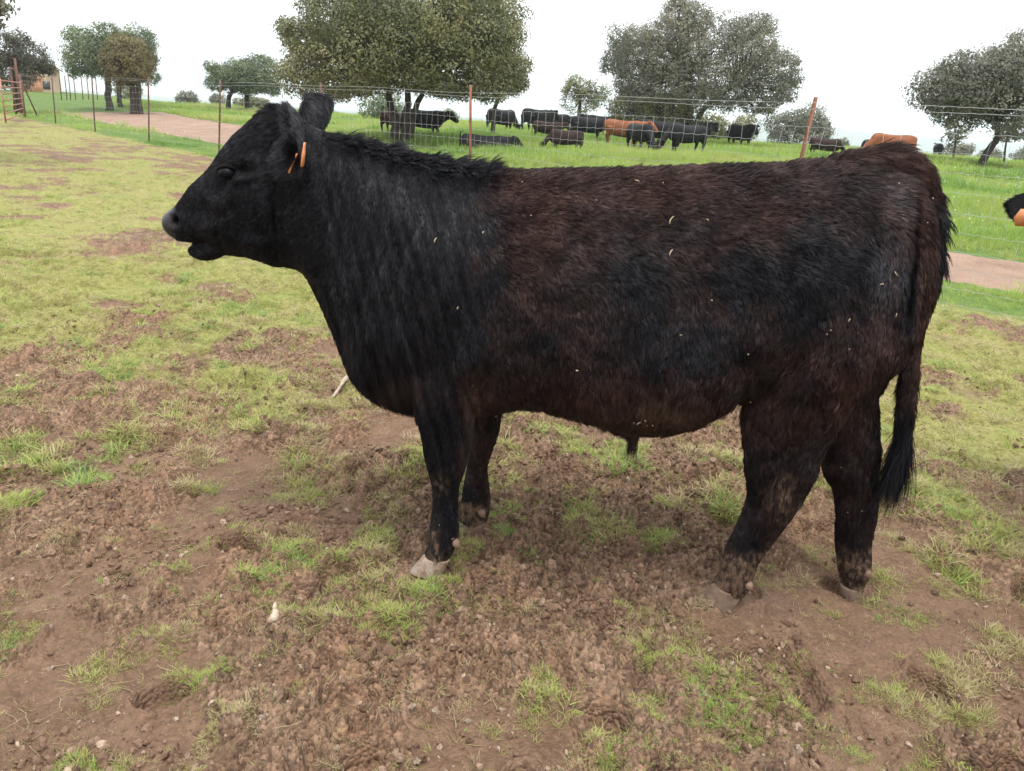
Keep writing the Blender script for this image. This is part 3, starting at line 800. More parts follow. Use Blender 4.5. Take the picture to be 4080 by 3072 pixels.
def blob(x0, y0, x1, y1, n, r, seed, shape=None):
    """n lobes spread through an ellipse given by its box in the picture"""
    q = np.random.default_rng(seed); out = []
    cx, cy, rx, ry = (x0 + x1) / 2, (y0 + y1) / 2, (x1 - x0) / 2 - r * 0.75, (y1 - y0) / 2 - r * 0.7
    for k in range(n):
        a = k * 2.39996; rr = math.sqrt((k + 0.5) / n)
        g = 0.62 + 0.62 * q.random(); ex = 1 + 0.10 * q.normal()
        out.append((cx + rx * rr * ex * math.cos(a) + 0.12 * r * q.normal(), cy + ry * rr * ex * math.sin(a) + 0.12 * r * q.normal(), r * g))
    return out

# the broad oak behind the neck
tree('broad holm oak with three dark trunks, crown cut off by the top edge', 28,
     [(1573, [(1572, 480), (1556, 420), (1545, 340)], 0.17), (1612, [(1618, 470), (1625, 400), (1622, 330)], 0.16), (1634, [(1646, 460), (1672, 395), (1705, 320)], 0.13)],
     blob(1225, -110, 1700, 340, 16, 115, 1) + blob(1500, -170, 2050, 350, 18, 120, 2) + [(1195, 300, 85), (1250, 235, 90), (1190, 140, 70), (1330, 330, 70), (1440, 322, 65), (1960, 330, 70), (2030, 270, 75), (2045, 330, 45), (1860, 340, 60), (1760, 335, 55), (1150, 110, 40), (2010, 140, 80), (1960, 40, 80), (1560, 300, 75), (1660, 300, 70)],
     L_OLIVE, 0.043, 1.35, seed=10)
tree('holm oak with slanting trunk peering out behind the broad oak beside the lying cow', 33, [(1962, [(1972, 435), (1985, 395), (2000, 350)], 0.10)],
     [(2000, 300, 70), (2060, 335, 45), (1960, 280, 60), (2040, 250, 70)], L_OLIVE, 0.04, 1.0, seed=11)
# the second big oak above the cattle
tree('tall grey-green holm oak with open gaps in its crown, standing over the herd of cattle', 41,
     [(2735, [(2738, 470), (2735, 420), (2730, 330)], 0.36), (2745, [(2800, 440), (2860, 390), (2930, 340)], 0.15)],
     [(2700, 60, 75), (2770, 70, 70), (2720, 120, 85), (2620, 150, 80), (2540, 170, 70), (2480, 155, 60), (2460, 240, 65), (2540, 260, 85), (2640, 240, 95), (2740, 220, 95), (2840, 190, 85), (2920, 130, 70), (2990, 110, 65), (3040, 100, 50), (3020, 180, 75), (2940, 230, 90), (2850, 290, 95), (2750, 320, 95), (2640, 330, 90), (2560, 350, 75), (2500, 320, 60), (2520, 390, 50), (3060, 260, 75), (3120, 250, 55), (3150, 310, 50), (3070, 350, 65), (2980, 330, 75), (3130, 370, 40), (2990, 410, 45), (3060, 415, 40), (2900, 380, 60), (2800, 380, 60), (2690, 20, 40)],
     L_GREY, 0.046, 1.1, seed=12, gap=0.33)
tree('low olive bushy oak under the left side of the tall grey-green oak', 40, [(2600, [(2600, 470), (2600, 450)], 0.10)],
     blob(2420, 370, 2790, 500, 13, 55, 4), L_OLIVE, 0.045, 0.9, seed=13, name='oak_bush', group='low oak bushes on the pasture', cat='bush')
tree('small pale green oak standing alone between the two biggest oaks', 48, [(2310, [(2308, 450), (2310, 420), (2312, 380)], 0.14)],
     blob(2215, 310, 2440, 455, 14, 45, 5) + [(2290, 330, 36), (2400, 400, 40)], L_LIGHT, 0.05, 0.8, seed=14, gap=0.42)
# left
tree('green oak with a single dark trunk, tallest of the left clump', 52, [(428, [(430, 340), (430, 310), (420, 270)], 0.20)],
     blob(262, 112, 500, 300, 17, 55, 6) + [(290, 260, 38), (310, 140, 45), (420, 130, 45)], L_GREEN, 0.055, 0.95, seed=15)
tree('green oak half hidden at the back of the clump on the left', 56, [(473, [(473, 350), (474, 320), (490, 270)], 0.16)],
     blob(450, 108, 625, 320, 13, 52, 7) + [(600, 300, 40), (580, 160, 45)], L_GREEN, 0.055, 0.9, seed=16)
tree('olive-brown round oak with two thick trunks at the front of the left clump', 48, [(528, [(528, 370), (530, 330)], 0.20), (552, [(552, 370), (550, 320)], 0.17)],
     blob(400, 145, 615, 345, 19, 50, 8), leaf_mat('oak_leaf_brown', (0.075, 0.068, 0.026), (0.15, 0.128, 0.048), (0.22, 0.17, 0.065)), 0.052, 1.05, seed=17)
tree('dark oak behind the gate in front of the small house', 46, [(60, [(62, 300), (60, 260)], 0.2)],
     blob(-120, 145, 190, 320, 17, 55, 9) + [(175, 250, 30), (60, 165, 40), (190, 275, 22)], leaf_mat('oak_leaf_dark', (0.045, 0.05, 0.034), (0.09, 0.093, 0.06), (0.14, 0.125, 0.075)), 0.05, 0.85, seed=18, gap=0.38)
tree('round oak with a short forked trunk standing just above the bull\'s forehead', 56, [(908, [(912, 390), (922, 370), (935, 345)], 0.17), (985, [(985, 390), (985, 370), (990, 340)], 0.2)],
     blob(838, 228, 1108, 370, 20, 48, 10) + [(860, 330, 35), (1080, 340, 35), (850, 265, 28)], L_GREEN, 0.055, 1.0, seed=19)
# right
tree('spreading oak with a curved leaning trunk at the right edge of the photo', 36, [(3905, [(3945, 590), (3975, 545), (3965, 490)], 0.16)],
     blob(3700, 215, 4010, 460, 19, 70, 11) + blob(3900, 150, 4260, 470, 18, 80, 12) + [(3720, 400, 45), (3710, 350, 40), (3760, 450, 45), (3850, 470, 45), (4060, 500, 50), (4100, 220, 70)],
     L_GREY, 0.047, 1.0, seed=20, gap=0.34)
tree('thin sapling with a bare stem left of the leaning oak trunk', 42, [(3805, [(3806, 575), (3808, 545)], 0.05)], [(3795, 545, 32), (3825, 530, 28), (3800, 500, 30)], L_GREY, 0.06, 0.45, seed=21, name='oak_sapling', group='thin saplings by the leaning oak')
tree('thin sapling with a bare stem right of the leaning oak trunk', 42, [(4010, [(4008, 575), (4012, 545)], 0.05)], [(4000, 540, 28), (4035, 535, 28), (4020, 510, 26)], L_GREY, 0.06, 0.4, seed=22, name='oak_sapling', group='thin saplings by the leaning oak')
for k, (lab, D, x0, y0, x1, y1, n, rr, mt, dn) in enumerate([
    ('grey-green round bush left of the brown calf and right of the tallest fence post', 58, 3040, 440, 3330, 590, 16, 48, L_GREY, 1.0),
    ('olive bush behind the black cow facing the camera', 52, 2900, 460, 3020, 560, 8, 38, L_OLIVE, 1.0),
    ('olive bush behind the cattle under the right side of the tall oak', 50, 2780, 455, 2905, 560, 8, 38, L_OLIVE, 1.0),
    ('grey-green bush behind the left trunk of the broad oak', 50, 1440, 365, 1610, 470, 10, 40, L_GREEN, 1.0),
    ('small bush right of the black cow that stands behind the broad oak', 60, 1750, 428, 1828, 490, 5, 28, L_GREEN, 1.0),
    ('small grey bush next to the red cow\'s rump side tree line', 75, 3330, 540, 3385, 600, 4, 24, L_GREY, 1.0),
    ('little rounded bush on the skyline between the left clump and the round oak', 70, 700, 364, 790, 412, 5, 26, L_GREY, 1.1),
    ('small bush at the left foot of the round oak above the bull\'s forehead', 66, 836, 372, 905, 415, 5, 22, L_GREY, 1.0),
    ('low bush behind the forked trunk of the round oak', 70, 925, 390, 1085, 425, 7, 20, L_OLIVE, 1.0),
    ('ochre bush behind the trunks of the left clump', 66, 450, 325, 575, 380, 7, 24, L_OLIVE, 1.0),
    ('dark bush low on the skyline under the leaning oak', 80, 3755, 575, 3880, 630, 6, 28, L_GREY, 1.1),
    ('dark bush low on the skyline right of the leaning trunk', 80, 3900, 590, 4000, 640, 5, 26, L_GREY, 1.1),
    ('dark bush low on the skyline at the very right edge', 80, 4040, 595, 4140, 645, 5, 28, L_GREY, 1.1)]):
    tree(lab, D, [((x0 + x1) / 2, [((x0 + x1) / 2, y1 - 10), ((x0 + x1) / 2 + 4, (y0 + y1) / 2)], 0.08)], blob(x0, y0, x1, y1, n, rr, 60 + k), mt, 0.07, dn * 0.8, seed=40 + k, name='oak_bush', group='low oak bushes on the pasture', cat='bush', twigs=False)
# leafy bough of a tree that stands outside the frame
tree('near oak outside the frame whose leafy twigs hang into the top left corner', 17, [(-420, [(-410, 300), (-380, 120), (-330, -60)], 0.2)],
     [(-60, -10, 65), (-20, 40, 45), (-90, 60, 60), (-160, -60, 110), (-260, -120, 150), (-150, 60, 80), (-260, 60, 120), (-360, -80, 160), (-420, 60, 130)], L_GREY, 0.05, 0.6, seed=23, gap=0.35)

# ----------------------------------------------------------------- house, sign, dead log
def build_house():
    D = 78; px = 150
    fx = foot(px, D); sc = D / FPX * 1.055
    root = empty('small_house', tuple(fx), math.radians(28))
    tag(root, 'small ochre and brick house with a tiled roof behind the dark oak', 'house')
    M_PL = simple_mat('ochre_render', (0.42, 0.30, 0.20), (0.55, 0.42, 0.30), 1.2, 0.9, 0.3, 0.02)
    M_BR = simple_mat('orange_brick', (0.42, 0.19, 0.10), (0.55, 0.28, 0.16), 2.5, 0.9, 0.3, 0.02)
    M_RF = simple_mat('dark_roof_tile', (0.17, 0.10, 0.09), (0.26, 0.15, 0.13), 3, 0.9, 0.5, 0.04)
    w, dp, h = 1.6, 2.2, 1.75
    mb = MB()
    V = [[-w, -dp, -1.5], [w, -dp, -1.5], [w, dp, -1.5], [-w, dp, -1.5], [-w, -dp, h], [w, -dp, h], [w, dp, h], [-w, dp, h], [0, -dp, h + 0.8], [0, dp, h + 0.8]]
    mb.add(V, [[0, 1, 5, 4], [1, 2, 6, 5], [2, 3, 7, 6], [3, 0, 4, 7]], [[4, 5, 8], [6, 7, 9]]); mb.build('wall', M_PL, root)
    mb = MB(); mb.box((-0.35, -dp - 0.03, 0.35), (0.8, 0.03, 0.85)); mb.build('brick_panel', M_BR, root)
    mb = MB(); mb.box((0.75, -dp - 0.02, 0.5), (0.25, 0.03, 0.3)); mb.build('window', simple_mat('window_dark', (0.03, 0.03, 0.03), (0.05, 0.05, 0.05), 3, 0.3, 0), root)
    for sgn in (-1, 1):
        mb = MB(); R = []
        for yy in (-dp - 0.25, dp + 0.25):
            R.append([[0, yy, h + 0.83], [sgn * (w + 0.25), yy, h - 0.10], [sgn * (w + 0.25), yy, h + 0.0], [0, yy, h + 0.94]])
        mb.rings(np.array(R, float)); mb.build('roof_slope', M_RF, root)
build_house()
def far_fence():
    fx = foot(290, 64); root = empty('far_fence', tuple(fx)); tag(root, 'distant thin posts of a fence on the skyline left of the green oaks', 'fence')
    W = []
    for px in (240, 262, 277, 297, 327, 350, 385):
        P = foot(px, 62 + (px - 240) * 0.02); mb = MB(); q = P - fx
        mb.tube([q, q + [0.01, 0, 0.6], q + [0, 0.01, 1.5]], 0.03, 6); mb.build('post', M_RUSTD, root); W.append(q)
    W = np.array(W)
    for h in (0.5, 1.0, 1.45):
        mb = MB(); mb.tube(W + [0, -0.035, h], 0.006, 4); mb.build('wire', M_WIRE, root)
far_fence()
def small_things():
    P = at_depth(2699, 457, 40.3)
    mb = MB(); mb.box((0, 0, 0), (0.10, 0.012, 0.085)); o = mb.build('sign_board', simple_mat('white_board', (0.6, 0.58, 0.52), (0.7, 0.68, 0.62), 6, 0.7, 0.1)); o.location = tuple(P)
    tag(o, 'small blank white board on the trunk of the tall grey-green oak', 'sign')
    P = foot(1205, 30); mb = MB()
    x = np.linspace(-0.55, 0.45, 12); L = np.stack([x, 0.05 * np.sin(x * 5), 0.10 + 0.05 * np.sin(x * 3 + 1)], 1)
    mb.tube(L, 0.13 * np.sqrt(np.clip(1 - (x / 0.6) ** 2, 0.05, 1)), 9)
    mb.tube([[0.05, 0, 0.15], [0.02, 0, 0.40], [-0.10, 0, 0.65], [-0.16, 0, 0.95]], [0.02, 0.016, 0.012, 0.006], 5)
    mb.tube([[-0.10, 0, 0.65], [-0.22, 0.02, 0.78]], [0.01, 0.004], 4)
    o = mb.build('dead_log', simple_mat('dead_wood', (0.20, 0.15, 0.12), (0.32, 0.26, 0.22), 5, 0.95, 0.6, 0.03), None, True); o.location = tuple(P)
    tag(o, 'grey-brown dead log with a bare branch in the grass between the bull\'s ears', 'log')
small_things()

# ----------------------------------------------------------------- coats
def coat_mat(name, dark, light, tint=None):
    t = NT(name); co = t.coords()
    f = t.noise(2.2, 4, 0.6, co, 0.4)
    c = t.ramp(f, [(0.35, dark), (0.7, light)]); t.base(c)
    t.bsdf.inputs['Roughness'].default_value = 0.62; t.bsdf.inputs['Specular IOR Level'].default_value = 0.2
    mp = t.n('Mapping'); mp.inputs['Scale'].default_value = (16, 16, 4); t.l(co, mp.inputs['Vector'])
    t.bump(t.noise(4, 5, 0.7, mp.outputs[0]), 0.5, 0.03)
    return t.mat
C_BLACK = coat_mat('black_coat', (0.006, 0.006, 0.0075), (0.013, 0.012, 0.0135))
C_BROWN = coat_mat('dark_brown_coat', (0.018, 0.010, 0.008), (0.040, 0.022, 0.016))
C_RED = coat_mat('red_coat', (0.17, 0.055, 0.022), (0.28, 0.105, 0.045))
M_TAG = simple_mat('orange_tag', (0.44, 0.15, 0.045), (0.58, 0.22, 0.07), 40, 0.5, 0.1, 0.001)
M_TAGY = simple_mat('yellow_tag', (0.65, 0.45, 0.05), (0.72, 0.52, 0.08), 60, 0.5, 0.1, 0.001)

# ----------------------------------------------------------------- the cattle in the pasture
Y1 = np.array([0, 1.0, 0])
def cow_mesh(pose, name):
    """an adult animal 1.3 m at the withers: x forward, feet at z 0"""
    mb = MB(); A3 = lambda L: np.array([[x, 0, z] for x, z in L])
    lie = pose == 'lying'; dz = -0.62 if lie else 0.0
    tr = [(-1.02, 1.12, 0.95, .10), (-0.98, 1.24, 0.80, .19), (-0.85, 1.31, 0.60, .25), (-0.60, 1.32, 0.53, .29), (-0.30, 1.29, 0.48, .35), (0.05, 1.28, 0.45, .37), (0.35, 1.30, 0.46, .33), (0.58, 1.33, 0.50, .28), (0.76, 1.28, 0.58, .21), (0.86, 1.15, 0.78, .12)]
    loft(mb, A3([(a, b) for a, b, c, d in tr]) + [0, 0, dz], A3([(a, c) for a, b, c, d in tr]) + [0, 0, dz * (1.0 if lie else 1)], [d for *_, d in tr], Y1, n=2.4, m=20, sub=4)
    if pose == 'grazing':
        T = [(0.55, 1.30), (0.85, 1.10), (1.10, 0.80), (1.27, 0.52), (1.40, 0.46), (1.44, 0.34), (1.46, 0.16), (1.42, 0.06)]
        B = [(0.62, 0.75), (0.84, 0.70), (0.98, 0.52), (1.06, 0.34), (1.10, 0.26), (1.20, 0.16), (1.28, 0.06), (1.34, 0.02)]
    else:
        T = [(0.55, 1.31), (0.80, 1.31), (1.05, 1.32), (1.20, 1.34), (1.32, 1.29), (1.46, 1.12), (1.58, 0.96), (1.62, 0.88)]
        B = [(0.70, 0.70), (0.90, 0.78), (1.06, 0.90), (1.14, 0.93), (1.22, 0.93), (1.36, 0.86), (1.47, 0.80), (1.54, 0.81)]
    loft(mb, A3(T) + [0, 0, dz], A3(B) + [0, 0, dz], [.22, .17, .13, .115, .12, .095, .08, .05], Y1, m=18, sub=4)
    ez, ex = (0.50, 1.26) if pose == 'grazing' else (1.29 + dz, 1.17)
    for s in (-1, 1):
        P = np.array([[ex, s * 0.09, ez], [ex - 0.03, s * 0.18, ez + 0.02], [ex - 0.05, s * 0.27, ez - 0.02], [ex - 0.05, s * 0.33, ez - 0.05]])
        mb.tube(P, [.035, .06, .055, .02], 10)
    if not lie:
        for s in (-1, 1):
            fx = 0.50 + 0.06 * s; hx = -0.80 - 0.06 * s
            y = s * 0.17
            mb.tube(np.array([[fx, y, .85], [fx, y, .66], [fx - .01, y, .50], [fx + .02, y, .40], [fx, y, .26], [fx, y, .12], [fx + .03, y, .05], [fx + .05, y, -0.02]]), [.15, .12, .085, .065, .05, .052, .06, .065], 12)
            mb.tube(np.array([[hx + .08, y, .95], [hx + .08, y, .78], [hx + .03, y, .62], [hx - .05, y, .50], [hx - .03, y, .38], [hx + .0, y, .22], [hx + .02, y, .10], [hx + .06, y, -0.02]]), [.22, .19, .13, .08, .062, .052, .056, .065], 12)
    else:
        for s in (-1, 1):
            mb.tube(np.array([[.45, s * .18, .22], [.62, s * .24, .10], [.75, s * .22, .06], [.55, s * .2, .05]]), [.12, .08, .06, .05], 10)
            mb.tube(np.array([[-.75, s * .22, .35], [-.5, s * .36, .16], [-.25, s * .38, .09], [-.55, s * .42, .05]]), [.2, .14, .08, .05], 10)
    mb.tube(np.array([[-0.97, 0, 1.26], [-1.06, 0, 1.20], [-1.09, 0, 0.95], [-1.07, 0, 0.65], [-1.06, 0, 0.45]]) + [0, 0, dz * 0.75], [.035, .03, .022, .035, .02], 8)
    V = None
    me = remesh(mb, name, 0.032, 2)
    return me
MESHES = {p: cow_mesh(p, 'cow_' + p) for p in ('standing', 'grazing', 'lying')}
tagm = MB(); tagm.box((0, 0, 0), (0.004, 0.032, 0.04)); TAGMESH = tagm.mesh('ear_tag'); TAGMESH.materials.append(M_TAG)
tagm = MB(); tagm.box((0, 0, 0), (0.004, 0.032, 0.04)); TAGMESHY = tagm.mesh('ear_tag'); TAGMESHY.materials.append(M_TAGY)
def cow(label, px, back, foot_y, rz, pose, mat, tagc=None, name='cow', cat='cow', tagside=1):
    """px: the animal's middle; back, foot_y: the heights of its back and its feet in the picture"""
    P = hit(px, foot_y + 18); D = math.hypot(P[0], P[1])
    key = (pose, mat.name)
    if key not in MESHES:
        me2 = MESHES[pose].copy(); me2.materials.clear(); me2.materials.append(mat); MESHES[key] = me2
    o = link(name, MESHES[key])
    h = {'standing': 1.32, 'grazing': 1.32, 'lying': 0.70}[pose]
    sc = float(np.clip((at_depth(px, back, D)[2] - P[2]) / h, 0.35, 1.15))
    o.location = (P[0], P[1], P[2] - 0.02); o.rotation_euler = (0, 0, math.radians(rz)); o.scale = (sc * 1.06, sc * 1.2, sc)
    tag(o, label, cat, 'cattle grazing in the pasture')
    if tagc:
        e = bpy.data.objects.new('ear_tag', TAGMESH if tagc == 'orange' else TAGMESHY); COL.objects.link(e); e.parent = o
        e.location = (1.24, tagside * 0.26, 0.44) if pose == 'grazing' else (1.14, tagside * 0.29, 1.20 if pose == 'standing' else 0.60)
    return o
B, W_, RD = C_BLACK, C_BROWN, C_RED
calf = dict(name='calf', cat='calf')
cow("black cow standing right behind the broad oak's trunks, head to the right", 1690, 434, 530, -8, 'standing', B, 'orange', tagside=-1)
cow("dark brown calf whose rump shows left of the broad oak's left trunk", 1575, 442, 512, 50, 'standing', W_, **calf)
cow('black cow lying in the grass in front of the fence post', 1935, 534, 584, 12, 'lying', B)
cow('black cow seen three-quarter from behind between the broad oak and the group', 1998, 432, 512, 48, 'grazing', B)
cow('black cow at the left end of the group with a yellow ear tag', 2138, 432, 512, 42, 'standing', B, 'yellow', tagside=-1)
cow('black cow with yellow tag half hidden behind the left end of the group', 2212, 450, 512, 215, 'standing', B, 'yellow')
cow('dark brown calf standing in front of the two black cows with yellow tags', 2180, 481, 542, -12, 'standing', W_, 'orange', tagside=-1, **calf)
cow('dark brown calf grazing with its head down to the left, nearest of the group', 2245, 513, 590, 196, 'grazing', W_, 'orange', **calf)
cow('black cow standing side-on just left of the red cow', 2340, 463, 543, 6, 'standing', B)
cow('black cow whose back shows behind the cow left of the red one', 2392, 458, 532, 176, 'standing', B)
cow('red-brown cow standing in the middle of the black herd', 2484, 475, 564, -14, 'standing', RD)
cow('black cow grazing head-on right in front of the red cow', 2545, 489, 583, -68, 'grazing', B, 'orange', tagside=1)
cow('black cow with an orange tag under the tall oak facing left', 2625, 477, 570, 172, 'standing', B, 'orange')
cow("large black cow turning its rump to the right in front of the oak's sign", 2722, 491, 591, 203, 'grazing', B)
cow('black cow behind the trunk of the tall oak', 2775, 482, 560, 35, 'standing', B)
cow('black cow lying far back left of the cow facing the camera', 2822, 515, 543, 5, 'lying', B)
cow('black calf lying far back directly beside the cow facing the camera', 2874, 524, 546, 180, 'lying', B, **calf)
cow('black cow facing the camera left of the tallest rusty post', 2942, 493, 573, -72, 'standing', B)
cow('dark brown calf grazing right of the tallest rusty post', 3285, 547, 610, -8, 'grazing', W_, **calf)
cow("red-brown cow grazing towards the left above the bull's tail head", 3532, 529, 636, 184, 'grazing', RD)
cow("black cow whose head shows behind the grazing red cow's neck", 3450, 553, 622, 235, 'grazing', B)
cow('small black calf on the skyline between the red cow and the leaning oak', 3730, 569, 608, 70, 'standing', B, **calf)

# ----------------------------------------------------------------- the bull
def build_body():
    mb = MB()
    off_trunk = [((1979, 470), (1979, 570), .09), ((1962, 398), (1968, 660), .17), ((1920, 365), (1938, 735), .205), ((1850, 352), (1890, 800), .23), ((1765, 349), (1790, 830), .25), ((1680, 355), (1690, 845), .262), ((1590, 358), (1590, 848), .265),
           ((1490, 362), (1490, 898), .29), ((1390, 365), (1390, 914), .305), ((1280, 368), (1280, 890), .30), ((1170, 370), (1160, 862), .28), ((1090, 370), (1070, 875), .26), ((1010, 358), (965, 885), .245), ((940, 344), (860, 868), .235), ((870, 330), (790, 825), .205),
           ((800, 312), (748, 745), .17), ((738, 298), (708, 660), .145), ((685, 280), (668, 592), .125), ((645, 254), (625, 575), .115)]
    A = [ov(a) for a, b, w in off_trunk]; Bq = [ov(b) for a, b, w in off_trunk]
    pear = [0, 0, .05, .08, .1, .1, .12, .14, .14, .14, .1, .05, .0, -.05, -.05, -.05, 0, 0, 0]
    loft(mb, A, Bq, [w for *_, w in off_trunk], BN, pear, n=2.35, sub=6, m=48)
    up = [((1180, 235), (1200, 1540), .105), ((1085, 185), (1080, 1535), .112), ((1000, 210), (1000, 1505), .117), ((880, 305), (860, 1460), .12), ((760, 405), (760, 1438), .118), ((650, 528), (680, 1425), .104), ((560, 655), (590, 1395), .09), ((470, 752), (500, 1322), .078),
          ((370, 848), (400, 1322), .072), ((295, 965), (320, 1325), .073), ((222, 1030), (250, 1305), .068), ((168, 1072), (192, 1252), .055), ((140, 1112), (152, 1190), .03)]
    loft(mb, [hd(a) for a, b, w in up], [hd(b) for a, b, w in up], [w for *_, w in up], BN, [.12, .12, .1, .05, .0, .0, .0, 0, 0, 0, 0, 0, 0], n=2.2, sub=5, m=32)
    jw = [((820, 1250), (820, 1454), .06), ((650, 1300), (650, 1434), .057), ((560, 1325), (560, 1472), .056), ((470, 1343), (470, 1478), .052), ((402, 1352), (402, 1450), .045), ((356, 1366), (362, 1415), .028)]
    loft(mb, [hd(a) for a, b, w in jw], [hd(b) for a, b, w in jw], [w for *_, w in jw], BN, sub=4, m=20)
    def leg(f, secs, off, mtop=None):
        o = np.array([s[3] if len(s) > 3 else off for s in secs])
        loft(mb, [f(s[0], q) for s, q in zip(secs, o)], [f(s[1], q) for s, q in zip(secs, o)], [s[2] for s in secs], BN, n=2.1, sub=5, m=26)
    leg(fl, [((470, -420), (1000, -400), .06, -.05), ((510, -200), (1040, -180), .09, -.105), ((545, -20), (1035, -20), .098, -.135), ((575, 150), (1010, 140), .092, -.142), ((603, 330), (985, 330), .08), ((637, 480), (968, 470), .066), ((657, 610), (945, 600), .058), ((683, 710), (915, 715), .052), ((706, 815), (882, 810), .043),
             ((708, 930), (876, 935), .040), ((694, 1040), (878, 1045), .044), ((686, 1140), (878, 1140), .047), ((672, 1215), (850, 1225), .046), ((645, 1275), (822, 1290), .047), ((630, 1310), (800, 1330), .046)], -.14)
    leg(fl, [((960, -100), (1190, -100), .10, .12), ((985, 150), (1172, 150), .085), ((978, 400), (1148, 390), .064), ((962, 540), (1112, 545), .055), ((938, 680), (1070, 680), .045), ((914, 800), (1076, 800), .044), ((900, 895), (1088, 895), .046), ((890, 975), (1080, 985), .047), ((882, 1040), (1064, 1050), .048), ((880, 1070), (1055, 1080), .046)], .13)
    leg(hl, [((640, -420), (1560, -420), .115, -.14), ((600, -200), (1550, -180), .125, -.14), ((580, -20), (1480, 0), .125, -.14), ((572, 160), (1300, 160), .115), ((578, 370), (1165, 370), .095), ((584, 550), (1075, 545), .078), ((588, 680), (1035, 690), .066), ((600, 815), (965, 820), .056), ((578, 920), (895, 935), .05),
             ((525, 1040), (810, 1050), .045), ((465, 1155), (738, 1150), .042), ((437, 1245), (668, 1245), .045), ((418, 1325), (636, 1340), .047), ((385, 1385), (600, 1420), .047), ((365, 1420), (560, 1460), .046)], -.13)
    leg(hl, [((1000, -150), (1540, -180), .115, .14), ((1010, 60), (1470, 60), .11, .13), ((1010, 200), (1410, 180), .1, .11), ((1030, 400), (1422, 390), .08, .09), ((1052, 560), (1434, 530), .068, .08), ((1085, 690), (1424, 680), .058), ((1138, 800), (1430, 795), .05), ((1160, 900), (1424, 900), .047), ((1161, 1040), (1396, 1045), .042), ((1158, 1140), (1382, 1145), .042), ((1165, 1225), (1384, 1235), .045), ((1176, 1300), (1378, 1310), .046), ((1190, 1370), (1335, 1385), .044), ((1195, 1420), (1320, 1430), .044)], .07)
    # tail
    TP = [(1790, 378), (1860, 366), (1930, 356), (1978, 392), (1998, 460), (2003, 540), (1998, 620), (1983, 690), (1970, 760), (1962, 830), (1955, 900), (1950, 960)]
    P = catmull([ov(p, -0.01) for p in TP], 5)
    mb.tube(P, np.interp(np.arange(len(P)) / 5.0, range(12), [.045, .048, .046, .043, .039, .035, .031, .024, .021, .023, .021, .008]), 14)
    # sheath
    P = [ov((1320, 888)), ov((1345, 910)), ov((1362, 930)), ov((1370, 946))]; mb.tube(P, [.055, .042, .027, .014], 14)
    # ears: cupped leaves
    def ear(path, wide, n3, thick):
        P = catmull(path, 12); k = len(P); u = np.linspace(0, 1, k)
        Wd = np.interp(u, [0, .2, .5, .78, .93, 1], wide); T = np.gradient(P, axis=0); T /= np.linalg.norm(T, axis=1)[:, None]
        S = np.cross(T, n3); S /= np.linalg.norm(S, axis=1)[:, None]; Nn = np.cross(S, T)
        th = np.arange(20) * 2 * math.pi / 20; R = []
        for a in range(k):
            cup = (np.cos(th) ** 2) * Wd[a] * 0.75
            R.append(P[a] + np.cos(th)[:, None] * Wd[a] * S[a] + (np.sin(th)[:, None] * thick + cup[:, None]) * Nn[a])
        mb.rings(np.array(R))
    ear([hd((1240, 310), -.09), hd((1238, 420), -.15), hd((1222, 560), -.20), hd((1222, 690), -.22), hd((1238, 765), -.225)], [.034, .060, .074, .066, .040, .010], -BN * 0.75 + np.array([-0.65, 0, 0.0]), .0125)
    ear([hd((1380, 430), .09), hd((1425, 345), .13), hd((1478, 240), .18), hd((1508, 160), .205), hd((1516, 106), .215)], [.034, .056, .064, .054, .034, .006], BN * 0.3 + np.array([-0.9, 0, 0.2]), .0125)
    me = remesh(mb, 'bull', 0.0066, 9)
    return me
bull_me = build_body()
def melt(me, spots, it=160):
    """smooth the skin where limbs run into the trunk"""
    V = verts_of(me); px, py = project(V); ox, oy = px / 1.8445, py / 1.8445
    E = np.empty(len(me.edges) * 2, np.int32); me.edges.foreach_get('vertices', E); E = E.reshape(-1, 2)
    w = np.zeros(len(V))
    for cx, cy, rx, ry in spots: w = np.maximum(w, np.exp(-(((ox - cx) / rx) ** 2 + ((oy - cy) / ry) ** 2) ** 2))
    k = w > 0.02; m = k[E].any(1); e = E[m]
    ids = np.unique(e); inv = np.full(len(V), -1); inv[ids] = np.arange(len(ids)); e = inv[e]; n = len(ids)
    P = V[ids].copy(); ww = 0.6 * np.where(k[ids], w[ids], 0)[:, None]; deg = np.maximum(np.bincount(e.ravel(), minlength=n), 1)[:, None]
    for _ in range(it):
        S = np.stack([np.bincount(e[:, 0], P[e[:, 1], c], n) + np.bincount(e[:, 1], P[e[:, 0], c], n) for c in range(3)], 1)
        P = P + ww * (S / deg - P)
    V[ids] = P; me.vertices.foreach_set('co', V.astype(np.float32).ravel()); me.update()
melt(bull_me, [(935, 740, 85, 75), (1060, 800, 45, 45), (1640, 790, 50, 60)])
